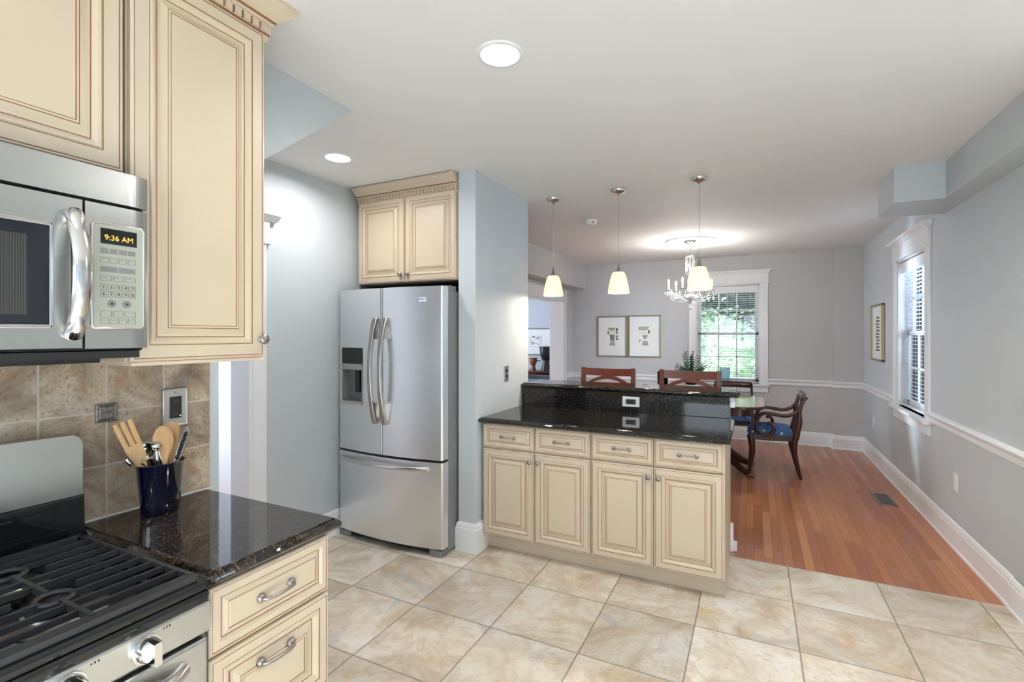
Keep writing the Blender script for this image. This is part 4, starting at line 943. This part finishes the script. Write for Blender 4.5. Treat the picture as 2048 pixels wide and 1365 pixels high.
# crown strands around the top column
for q in range(8):
    a = 2*PI*q/8; x, y = HX+.050*math.cos(a), HY+.050*math.sin(a)
    strand((x, y, 2.415), (x+.002, y, 2.24), 0, 14).build('bead_strand', 'crystal', t)
NA = 6
ctr = (HX, HY, 1.84)
for q in range(NA):
    a = 2*PI*q/NA+.30; ca, sa = math.cos(a), math.sin(a); R1 = .245
    def at(r, z): return (HX+ca*r, HY+sa*r, z)
    zc = 2.045 if q % 2 == 0 else 2.045
    MB().tube([at(.03, 1.965), at(.08, 1.930), at(.13, 1.915), at(.18, 1.925), at(.225, 1.960), at(.245, 2.01)], [.009, .0085, .008, .0075, .007, .006], 8).build('arm', 'crystal', t)
    dish = MB().lathe([(.0, -.006), (.02, -.005), (.045, .004), (.047, .007), (.02, .0), (.0, .0)], at(R1, 2.012), 20).build('drip_dish', 'crystal', t)
    for k_ in range(7):
        b = 2*PI*k_/7; c0 = at(R1, 2.012); mb = MB(); drop(mb, (c0[0]+.044*math.cos(b), c0[1]+.044*math.sin(b), 2.005)); mb.build('prism', 'amber_crystal' if (q in (5, 0) and k_ % 2) else 'crystal', dish)
    cd = MB().lathe([(.0095, 0), (.0095, .075), (.004, .078)], at(R1, 2.016), 12).build('candle', 'white_plastic', t)
    MB().lathe([(.006, 0), (.010, .014), (.008, .03), (.001, .052)], at(R1, 2.094), 12).build('bulb', 'bulb_glow', cd)
    strand(at(.06, 1.93), at(R1, 2.0), .09, 14).build('bead_strand', 'crystal', t)
    p0, p1 = at(R1, 1.985), (HX+math.cos(a+2*PI/NA)*R1, HY+math.sin(a+2*PI/NA)*R1, 1.985)
    strand(p0, p1, .085, 14).build('bead_strand', 'crystal', t)
    mb = MB(); drop(mb, (HX+ca*.07, HY+sa*.07, 1.925), .05, .010); mb.build('prism', 'crystal', t)
    l = lamp('lamp', 'POINT', (ca*R1, sa*R1, 2.125-CEIL), CHAND_W, (1, .95, .88), size=.012); l.parent = t
MB().ball((HX, HY, 1.800), .022, 14).cyl((HX, HY, 1.82), (HX, HY, 1.85), .003, 6).build('crystal_ball', 'crystal', t)

# ------------------------------------------------------------------ counter stools
def make_stool():
    t = thing('counter_stool', 'x', 'stool')
    W2 = .225; H = 1.185
    def post(sx):
        return MB().tube([(sx*W2, .215, 0), (sx*W2, .19, .35), (sx*(W2), .185, .70), (sx*W2, .215, .98), (sx*W2, .235, H)], [.019, .021, .022, .019, .0185], 4, sc=(.95, 1), up=(0, 1, 0), smooth=False)
    for sx in (-1, 1): bevel(post(sx).build('rear_leg', 'cherry_wood', t), .003)
    for sx in (-1, 1): bevel(MB().tube([(sx*.20, -.20, 0), (sx*.20, -.19, .66)], [.016, .022], 4, smooth=False).build('front_leg', 'cherry_wood', t), .003)
    def slab(zlo, zhi, y0, bow, th, name, arch=None):
        mb = MB(); n = 20
        for q in range(n):
            V = []
            for u in (q/n*2-1, (q+1)/n*2-1):
                yy = y0(u); zl, zh = zlo(u), zhi(u)
                V += [(u*W2*.93, yy-th/2, zl), (u*W2*.93, yy+th/2, zl), (u*W2*.93, yy+th/2+.004, zh), (u*W2*.93, yy-th/2+.004, zh)]
            mb.add(V, [(0, 4, 5, 1), (1, 5, 6, 2), (2, 6, 7, 3), (3, 7, 4, 0), (0, 1, 2, 3), (7, 6, 5, 4)])
        return mb.build(name, 'cherry_wood', t)
    slab(lambda u: 1.112+.004*u*u, lambda u: H-.008+.004*u*u, lambda u: .228+.010*(1-u*u), 0, .02, 'top_rail')
    slab(lambda u: .985+.100*max(0, math.cos(u*PI/2))**.7, lambda u: 1.022+.094*max(0, math.cos(u*PI/2))**.7, lambda u: .220+.010*(1-u*u), 0, .018, 'arched_rail')
    slab(lambda u: .86, lambda u: .90, lambda u: .205, 0, .018, 'lower_rail')
    bevel(MB().box((-.21, -.21, .64), (.21, .20, .69)).build('apron', 'cherry_wood', t), .004)
    bevel(MB().rbox((-.225, -.225, .69), (.225, .195, .735), .03).build('seat', 'blue_upholstery', t), .008)
    for a, b in (((-.20, -.205, .22), (.20, -.18, .25)), ((-.215, -.19, .34), (-.19, .19, .365)), ((.19, -.19, .34), (.215, .19, .365))): MB().box(a, b).build('stretcher', 'cherry_wood', t)
    return t
st0 = make_stool(); st0['label'] = 'left of two cherry wood counter stools behind the bar, arched back'; st0['group'] = 'counter stools behind the bar'
st0.location = (-1.170, 4.075, 0)
dup(st0, (-.487, 4.065, 0), math.radians(-2), 'right of two cherry wood counter stools behind the bar, before the plant')

# ------------------------------------------------------------------ dining table and chairs
t = thing('dining_table', 'mahogany pedestal dining table with rounded end behind the bar', 'table', (-.75, 5.86, 0))
def rrect(x0, x1, y0, y1, r, n=8):
    P = []
    for cx, cy, a0 in ((x1-r, y1-r, 0), (x0+r, y1-r, 90), (x0+r, y0+r, 180), (x1-r, y0+r, 270)):
        for q in range(n+1): a = math.radians(a0+90*q/n); P.append((cx+r*math.cos(a), cy+r*math.sin(a)))
    return P
MB().prism(rrect(-1.695, .095, 5.365, 6.435, .22), .758, .765, 'z').build('table_top', 'table_top_wood', t)
bevel(MB().prism(rrect(-1.70, .10, 5.36, 6.44, .22), .735, .759, 'z').build('table_edge', 'mahogany', t), .006, 3)
MB().prism(rrect(-1.63, -.02, 5.46, 6.34, .12), .655, .736, 'z').build('apron', 'mahogany', t)
for px, so in ((-.45, 1), (-1.25, -1)):
    MB().lathe([(.10, .655), (.05, .60), (.04, .50), (.065, .40), (.06, .32), (.045, .28), (.07, .24), (.03, .22)][::-1], (px, 5.9, 0), 24).build('pedestal', 'mahogany', t)
    for a in ((-32, 32, 148, 212) if so > 0 else (-32, 32, 148, 212)):
        ar = math.radians(a); dx, dy = math.cos(ar), math.sin(ar); R_ = .50 if so*dx > 0 else .30
        lg = MB().tube([(px+dx*R_*u, 5.9+dy*R_*u, z) for u, z in ((.05, .30), (.25, .26), (.5, .16), (.75, .075), (.92, .04), (.97, .035))], [.040, .038, .036, .032, .026, .022], 8, sc=(.8, 1.2), up=(0, 0, 1)).build('leg', 'mahogany', t)
        MB().tube([(px+dx*R_*u, 5.9+dy*R_*u, .030) for u in (.93, 1.0, 1.06)], [.018, .022, .016], 10).build('foot_cap', 'brown_frame', lg)

def spl(pts, n=6):
    """Catmull-Rom through 2D/3D points"""
    P = [Vector(p) for p in pts]; P = [P[0]*2-P[1]]+P+[P[-1]*2-P[-2]]; out = []
    for i in range(1, len(P)-2):
        for k_ in range(n):
            u = k_/n; out.append(.5*((2*P[i])+(P[i+1]-P[i-1])*u+(2*P[i-1]-5*P[i]+4*P[i+1]-P[i+2])*u*u+(3*P[i]-P[i-1]-3*P[i+1]+P[i+2])*u**3))
    out.append(P[-2]); return out
def make_regency(name, arms, hw=.24):
    """chair facing local -x; side profile measured in the x-z plane"""
    t = thing(name, 'x', 'chair')
    y0, y1 = -hw, hw
    def side(pts, rr, y, sc=(1.28, 1), n=6):
        q = spl([(x, y, z) for x, z in pts], n); L = len(q)-1
        R = [rr[min(len(rr)-1, int(i/L*(len(rr)-1)))]*(1-((i/L*(len(rr)-1)) % 1))+rr[min(len(rr)-1, int(i/L*(len(rr)-1))+1)]*((i/L*(len(rr)-1)) % 1) for i in range(L+1)]
        return MB().tube(q, R, 8, sc=sc, up=(0, 1, 0))
    for y in (y0, y1):
        side([(.429, 0), (.397, .129), (.372, .257), (.368, .36), (.380, .43)], [.012, .017, .022, .026, .026], y).build('rear_leg', 'mahogany', t)
        side([(.380, .41), (.398, .50), (.415, .58), (.413, .666), (.425, .741), (.452, .808), (.485, .842)], [.026, .025, .022, .018, .016, .014, .012], y).build('back_post', 'mahogany', t)
        side([(-.055, 0), (-.036, .12), (-.018, .24), (-.024, .34), (-.040, .42)], [.012, .018, .023, .026, .026], y).build('front_leg', 'mahogany', t)
        if arms:
            side([(.415, .716), (.368, .668), (.285, .640), (.148, .655), (.073, .646), (.026, .579), (.022, .493), (.068, .435), (.134, .427), (.182, .478), (.175, .538), (.140, .553), (.130, .535)], [.015, .0145, .0145, .014, .015, .0165, .0175, .0165, .016, .014, .012, .013, .011], y).build('scroll_arm', 'mahogany', t)
    # seat rails
    mb = MB()
    for y in (y0, y1): mb.prism([(-.055, .375), (.15, .372), (.385, .385), (.385, .435), (.1, .432), (-.055, .43)], y-.012, y+.012, 'y')
    mb.box((-.06, y0, .378), (-.035, y1, .432)).box((.36, y0, .39), (.385, y1, .435)); bevel(mb.build('seat_rail', 'mahogany', t), .004)
    mb = MB(); nx, ny = 14, 14; V = []
    for i in range(nx+1):
        for j in range(ny+1):
            u, v = -1+2*i/nx, -1+2*j/ny; V.append((.150+.217*u, v*(hw-.006), .440+.062*max(0, (1-u**6))**.5*max(0, (1-v**6))**.5+.006*(1-u*u)*(1-v*v)))
    mb.add(V, [(i*(ny+1)+j, (i+1)*(ny+1)+j, (i+1)*(ny+1)+j+1, i*(ny+1)+j+1) for i in range(nx) for j in range(ny)], 0, True); mb.box((-.067, y0+.006, .432), (.367, y1-.006, .441))
    so = mb.build('seat', 'blue_upholstery', t)
    mb = MB()
    for q in range(14):
        a, b = -1+2*q/14, -1+2*(q+1)/14; f = lambda u: .022*(1-u*u)
        V = []
        for u in (a, b): V += [(.415+f(u), u*hw, .800), (.432+f(u), u*hw, .795), (.470+f(u), u*hw, .862), (.450+f(u), u*hw, .868)]
        mb.add(V, [(0, 4, 5, 1), (1, 5, 6, 2), (2, 6, 7, 3), (3, 7, 4, 0)]+([(0, 1, 2, 3)] if q == 0 else [])+([(7, 6, 5, 4)] if q == 13 else []), 0, True)
    mb.build('crest_rail', 'mahogany', t)
    mb = MB()
    for q in range(14):
        a, b = -1+2*q/14, -1+2*(q+1)/14; V = []
        for u in (a, b): c_ = .016*(1-u*u); V += [(.400+c_, u*hw, .595), (.412+c_, u*hw, .595), (.412+c_, u*hw, .640), (.400+c_, u*hw, .640)]
        mb.add(V, [(0, 4, 5, 1), (1, 5, 6, 2), (2, 6, 7, 3), (3, 7, 4, 0)])
    mb.build('cross_rail', 'mahogany', t)
    return t
ch = make_regency('dining_armchair', True); ch.location = (.0, 6.04, 0); ch['label'] = 'dark scroll-arm dining chair with blue seat at the right table end'; ch['group'] = 'mahogany dining chairs'
sc_ = make_regency('dining_chair', False, .22); sc_['group'] = 'mahogany dining chairs'
sc_['label'] = 'dining chair on the near side of the table, mostly hidden by the peninsula end'; sc_.location = (-.47, 5.60, 0); sc_.rotation_euler = (0, 0, -PI/2)
dup(sc_, (-.25, 6.62, 0), PI/2, 'dining chair between the table and the far window, back to the blinds')

# plant in ribbed pot on the table
px, py = -.63, 5.80
t = thing('potted_plant', 'dark green leafy plant in a ribbed silver pot on the dining table', 'plant', (px, py, .765))
mb = MB()
n = 48; pr = [(.055, 0), (.075, .03), (.09, .09), (.085, .14), (.07, .16)]
V = []; 
for r, z in pr:
    for q in range(n): a = 2*PI*q/n; rr = r*(1+.05*math.cos(12*a)); V.append((px+rr*math.cos(a), py+rr*math.sin(a), .766+z))
mb.add(V, [(a*n+q, a*n+(q+1) % n, (a+1)*n+(q+1) % n, (a+1)*n+q) for a in range(len(pr)-1) for q in range(n)], 0, True); mb.add(V[:n], [tuple(range(n-1, -1, -1))])
mb.build('pot', 'pot_silver', t); MB().lathe([(.0, .14), (.068, .145)], (px, py, .766), 24, caps=False).build('soil', 'bark', t)
random.seed(3)
for q in range(14):
    a = 2*PI*q/14+.4; lean = .05+.17*((q*5) % 7)/7; Hh = .43-.9*lean+.04*random.random()
    if q in (2, 6): lean, Hh = .03, .44
    mb = MB(); pts = [Vector((px+math.cos(a)*(.02+lean*u*u*1.1), py+math.sin(a)*(.02+lean*u*u*1.1), .90+Hh*.88*u-.25*lean*u*u)) for u in [k_/13 for k_ in range(14)]]
    mb.tube(pts, [.005-.0003*i for i in range(14)], 6)
    for i in range(1, 14):
        p = pts[i]; T = (pts[i]-pts[i-1]).normalized(); sd = T.cross(Vector((math.sin(a), -math.cos(a), .2))).normalized(); sd2 = T.cross(sd)
        for s_ in (-1, 1):
            dd = (sd*s_*.8+T*.5+sd2*.2*s_).normalized(); L = .085*(1-.045*i); wv = dd.cross(Vector((0, 0, 1))).normalized()*L*.30; up = Vector((0, 0, .006))
            mb.add([p, p+dd*L*.45+wv-up, p+dd*L, p+dd*L*.45-wv-up, p+dd*L*.45+up], [(0, 1, 4), (1, 2, 4), (2, 3, 4), (3, 0, 4)])
    mb.build('stem', 'leaf_dark', t)
o = MB().lathe([(.055, 0), (.057, .01), (.058, .30), (.056, .30), (.054, .012), (0, .01)], (-.93, 5.75, .7655), 28).build('glass_cylinder', 'clear_glass'); tag(o, 'tall clear glass cylinder vase on the table left of the plant', 'vase')
mb = MB()
V = []; n = 28
for j, z in enumerate((0, .004, .06, .12, .17, .20, .214)):
    for q in range(n):
        a = 2*PI*q/n; r = .055/max(abs(math.cos(a)), abs(math.sin(a)))**.75*(1+.05*j/6); V.append((-.372+r*1.15*math.cos(a), 7.60+min(.045, max(-.045, r*.75*math.sin(a))), .802+z+(.012*math.sin(3*a) if j > 4 else 0)))
mb.add(V, [(a*n+q, a*n+(q+1) % n, (a+1)*n+(q+1) % n, (a+1)*n+q) for a in range(6) for q in range(n)], 0, True); mb.add(V[:n], [tuple(range(n-1, -1, -1))])
o = mb.build('blue_vase', 'blue_glass'); tag(o, 'squarish light blue glass vase with wavy rim before the far window', 'vase')

# ------------------------------------------------------------------ pictures
def column_print(mb, x, z, s_, kind, yy, side):
    """simple engraved capital: stacked bars and blocks"""
    def B(a, b, c_, d_): mb.box((x+a*s_, yy, z+c_*s_), (x+b*s_, yy+.0005, z+d_*s_))
    if kind == 0:
        for q in range(5): B(-.42+.04*q, .42-.02*q, .96-.06*q, .92-.06*q)
        B(-.44, -.30, .22, .62); B(-.25, .42, .30, .32); B(-.25, .42, .55, .58)
        for q in range(7): B(-.24+.03*q, .36-.02*q, .20-.10*q, .14-.10*q)
        for q in range(6): B(-.16+.10*q, -.12+.10*q, -.55, .20)
        for q in range(5): B(-.14-.03*q, .36+.02*q, -.60-.09*q, -.65-.09*q)
        B(.50, .72, .60, .95); B(.50, .70, .30, .55); B(.50, .72, -.05, .10); B(.50, .74, -.38, -.15)
    else:
        for q in range(5): B(-.55, .55-.05*q, 1.0-.07*q, .96-.07*q)
        B(-.55, .30, .34, .37); B(-.55, .38, .62, .64); B(.42, .60, .30, .66)
        for q in range(5): B(-.20+.05*q, .42-.05*q, .12-.09*q, .06-.09*q)
        for q in range(4): B(-.55, -.25-.07*q, -.36-.08*q, -.40-.08*q)
        for q in range(6): B(-.10-.02*q, .38+.02*q, -.50-.08*q, -.55-.08*q)
def picture(label, x0, x1, z0, z1, kind, fm='brass_frame'):
    t = thing('framed_print', label, 'picture', ((x0+x1)/2, BW, z0), 0, 'framed architectural prints on the far wall')
    f = .020; yb = BW-.002; mb = MB()
    for a, b, c_, d_ in ((x0, x1, z0, z0+f), (x0, x1, z1-f, z1), (x0, x0+f, z0, z1), (x1-f, x1, z0, z1)): mb.box((a, yb-.024, c_), (b, yb, d_))
    bevel(mb.build('frame', fm, t), .004)
    MB().box((x0+f*.6, yb-.012, z0+f*.6), (x1-f*.6, yb, z1-f*.6)).build('mat_board', 'mat_board', t)
    w, h = x1-x0, z1-z0
    MB().box((x0+w*.17, yb-.0135, z0+h*.14), (x1-w*.17, yb-.012, z1-h*.16)).build('paper', 'print_paper', t)
    mb = MB(); column_print(mb, (x0+x1)/2-.01, (z0+z1)/2+.0, w*.30, kind, yb-.0145, 0); mb.build('engraving', 'ink_grey', t)
    return t
picture('left of two gold framed column engravings on the far wall', -2.245, -1.775, 1.138, 1.775, 0)
picture('right of two gold framed column engravings on the far wall', -1.750, -1.262, 1.135, 1.782, 1)
t = thing('framed_print', 'gold framed print on the right wall beside the window, seen edge-on', 'picture', (1.25, 6.72, 1.19))
a0, a1, z0, z1 = 6.44, 7.00, 1.19, 1.82; f = .022; mb = MB()
for a, b, c_, d_ in ((a0, a1, z0, z0+f), (a0, a1, z1-f, z1), (a0, a0+f, z0, z1), (a1-f, a1, z0, z1)): mb.box((1.218, a, c_), (1.248, b, d_))
bevel(mb.build('frame', 'brass_frame', t), .004); MB().box((1.236, a0+.01, z0+.01), (1.248, a1-.01, z1-.01)).build('mat_board', 'mat_board', t)
MB().box((1.2345, a0+.10, z0+.10), (1.2365, a1-.10, z1-.10)).build('paper', 'print_paper', t)
mb = MB()
for q in range(11): mb.box((1.2335, 6.62+.01*(q % 3), 1.30+.036*q), (1.235, 6.80-.012*(q % 4), 1.32+.036*q))
mb.build('engraving', 'ink_grey', t)
t = thing('framed_print', 'bronze framed botanical print on the living room wall behind the drums', 'picture', (-3.85, 8.9, 1.08))
x0, x1, z0, z1 = -4.22, -3.50, 1.085, 1.615; f = .022; yb = 8.898; mb = MB()
for a, b, c_, d_ in ((x0, x1, z0, z0+f), (x0, x1, z1-f, z1), (x0, x0+f, z0, z1), (x1-f, x1, z0, z1)): mb.box((a, yb-.024, c_), (b, yb, d_))
bevel(mb.build('frame', 'brown_frame', t), .004); MB().box((x0+.01, yb-.012, z0+.01), (x1-.01, yb, z1-.01)).build('mat_board', 'mat_board', t)
mb = MB(); random.seed(5)
for q in range(26): a, b = -3.97+.22*random.random(), 1.27+.17*random.random(); mb.box((a, yb-.0135, b), (a+.012+.02*random.random(), yb-.012, b+.006+.02*random.random()))
for a, b, c_, d_ in ((-3.985, -3.735, 1.25, 1.253), (-3.985, -3.735, 1.455, 1.458), (-3.985, -3.982, 1.25, 1.458), (-3.738, -3.735, 1.25, 1.458)): mb.box((a, yb-.0135, c_), (b, yb-.012, d_))
mb.build('engraving', 'ink_grey', t)

# ------------------------------------------------------------------ living room pieces
t = thing('console_table', 'dark red wooden console table in the living room under the drums', 'table', (-3.9, 8.65, 0))
bevel(MB().box((-4.55, 8.42, .765), (-3.38, 8.88, .80)).build('table_top', 'console_wood', t), .005)
bevel(MB().box((-4.50, 8.46, .50), (-3.43, 8.86, .765)).build('case', 'console_wood', t), .004)
for x in (-4.47, -4.0, -3.72): 
    dr_ = MB().rings((x, 8.459, .53), (1, 0, 0), (0, 0, 1), .27, .21, [(0, .012, 0), (.01, .014, 0), (.02, .010, 0)]).build('drawer', 'console_wood', t)
    MB().ball((x+.135, 8.435, .635), .012, 10).build('knob', 'brass_frame', dr_)
for x in (-4.49, -3.45):
    for y in (8.47, 8.82): MB().box((x-.02, y-.02, 0), (x+.02, y+.02, .50)).build('leg', 'console_wood', t)
def djembe(label, x, y, z, H, R, bm, fm):
    t = thing('djembe_drum', label, 'drum', (x, y, z))
    MB().lathe([(R*.50, .42*H), (R*.72, .50*H), (R*.90, .62*H), (R*.98, .78*H), (R*1.0, .95*H)], (x, y, z), 28, caps=False).build('bowl', bm, t)
    MB().lathe([(R*.82, 0), (R*.78, .03*H), (R*.62, .20*H), (R*.50, .36*H), (R*.50, .42*H)], (x, y, z), 28).build('foot', fm, t)
    MB().lathe([(R*1.06, .93*H), (R*1.07, .95*H), (R*1.06, .97*H), (R*1.0, .97*H)], (x, y, z), 28, caps=False).lathe([(R*.56, .405*H), (R*.58, .42*H), (R*.56, .435*H)], (x, y, z), 24, caps=False).build('hoop', 'drum_black', t)
    MB().lathe([(R*1.0, .965*H), (R*1.0, .985*H), (0, .995*H)], (x, y, z), 28).build('drum_head', 'drum_skin', t)
    mb = MB()
    for q in range(20): a = 2*PI*q/20; mb.cyl((x+R*1.04*math.cos(a), y+R*1.04*math.sin(a), z+.95*H), (x+R*.57*math.cos(a), y+R*.57*math.sin(a), z+.42*H), .002, 4)
    mb.build('cords', 'drum_black', t)
    return t
d1 = djembe('large black goblet drum on the living room console', -3.54, 8.64, .80, .475, .122, 'drum_black', 'drum_black')
MB().tube([(-3.63, 8.58, .99), (-3.68, 8.55, 1.0), (-3.71, 8.55, .955)], .009, 6).build('strap', 'drum_black', d1)
djembe('small orange-brown goblet drum with painted foot left of the black drum', -3.80, 8.62, .80, .25, .075, 'drum_wood', 'drum_paint')
ax_, ay_ = -2.98-.62, 7.88
t = thing('armchair', 'slate blue upholstered chair glimpsed in the living room below the drums', 'armchair', (ax_, ay_, 0))
bevel(MB().rbox((ax_-.35, ay_-.35, .18), (ax_+.35, ay_+.35, .46), .08).build('seat', 'blue_slate_fabric', t), .03, 3)
bevel(MB().rbox((ax_-.35, ay_-.35, .40), (ax_-.15, ay_+.35, .98), .08).build('backrest', 'blue_slate_fabric', t), .04, 3)
for s_ in (-1, 1):
    bevel(MB().rbox((ax_-.30, ay_+s_*.42-.07, .18), (ax_+.34, ay_+s_*.42+.07, .74), .06).build('armrest', 'blue_slate_fabric', t), .03, 3)
    for xx in (-.28, .28): MB().cyl((ax_+xx, ay_+s_*.3, 0), (ax_+xx, ay_+s_*.3, .2), .02, 10).build('leg', 'mahogany', t)

# floor vent
t = thing('floor_register', 'dark bronze floor vent grille in the hardwood by the right baseboard', 'floor vent', (1.05, 5.43, 0))
x0, x1, y0, y1 = .975, 1.115, 5.235, 5.62; mb = MB()
for a, b, c_, d_ in ((x0, x1, y0, y0+.02), (x0, x1, y1-.02, y1), (x0, x0+.02, y0, y1), (x1-.02, x1, y0, y1)): mb.box((a, c_, 0), (b, d_, .006))
bevel(mb.build('frame', 'pewter', t), .002); mb = MB().box((x0+.02, y0+.02, .0003), (x1-.02, y1-.02, .001)); mb.build('duct_opening', 'black_plastic', t)
mb = MB()
for q in range(26): y = y0+.026+q*.0132; mb.box((x0+.02, y, .001), (x1-.02, y+.004, .005))
mb.build('louvres', 'brown_frame', t)

# ------------------------------------------------------------------ outdoors
struct(MB().box((-25, 7.95, -.7), (12, 40, -.6)).build('ground', 'lawn'))
struct(MB().box((1.45, -6, -.72), (12, 7.95, -.62)).build('ground_side', 'lawn'))
def shrub(name, label, cat, c, R, H, nleaf, mt, seed, leaf=.09):
    random.seed(seed); t = thing(name, label, cat, (c[0], c[1], -.6), 0, 'greenery behind the far window')
    mb = MB()
    for i in range(nleaf):
        a = random.random()*2*PI; u = random.random(); ph = math.acos(1-2*u)
        rr = .72+.34*noise.noise(Vector((math.cos(a)*2+seed, math.sin(a)*2, u*4)))+.16*random.random()
        p = Vector((c[0]+R*rr*math.sin(ph)*math.cos(a), c[1]+R*.8*rr*math.sin(ph)*math.sin(a), -.6+H*.55+H*.5*rr*math.cos(ph)))
        d = Vector((random.gauss(0, 1), random.gauss(0, 1), random.gauss(0, .6))).normalized(); w = d.cross(Vector((random.gauss(0, 1), random.gauss(0, 1), random.gauss(0, 1)))).normalized()
        L = leaf*(.7+.6*random.random()); mb.add([p, p+d*L*.5+w*L*.28, p+d*L, p+d*L*.5-w*L*.28], [(0, 1, 2, 3)])
    mb.build('leaves', mt, t)
    cb = MB().ball((c[0], c[1], -.6+H*.55), 1, 20, sc=(R*.72, R*.55, H*.40)); cb.build('inner_foliage', mt, t)
    mb = MB()
    for i in range(6):
        a = i*1.05; mb.tube([(c[0], c[1], -.6), (c[0]+R*.25*math.cos(a), c[1]+R*.25*math.sin(a), -.6+H*.45), (c[0]+R*.6*math.cos(a), c[1]+R*.5*math.sin(a), -.6+H*.85)], [.05, .035, .01], 6)
    mb.build('branches', 'bark', t)
shrub('bush', 'bright green bush straight behind the far window', 'bush', (-.75, 10.6), 1.5, 2.6, 5200, 'foliage', 11)
shrub('bush', 'green bush behind the right half of the far window', 'bush', (2.2, 11.6), 1.5, 2.9, 4200, 'foliage', 23)
shrub('bush', 'green bush at the left edge of the far window view', 'bush', (-3.9, 11.2), 1.4, 2.8, 3600, 'foliage', 31)
shrub('tree', 'dark leafy tree rising behind the bushes', 'tree', (-3.2, 16.5), 3.0, 9.0, 7500, 'foliage_dark', 47, .16)
shrub('tree', 'second dark leafy tree further right behind the bushes', 'tree', (-1.0, 24.0), 4.0, 11.0, 7500, 'foliage_dark', 53, .16)
t = thing('neighbour_house', 'blue-grey sided neighbouring house seen through the right window blind', 'house', (5.5, 9, -.62))
MB().box((4.6, -5, -.62), (5.2, 26, 5.5)).build('siding_wall', 'siding', t)
for y in (8.2, 11.2, 14.2):
    f_ = MB().box((4.55, y, .6), (4.6, y+1.1, 2.3)).build('window', 'trim_white', t); MB().box((4.53, y+.1, .7), (4.56, y+1.0, 2.2)).build('pane', 'dark_glass', f_)
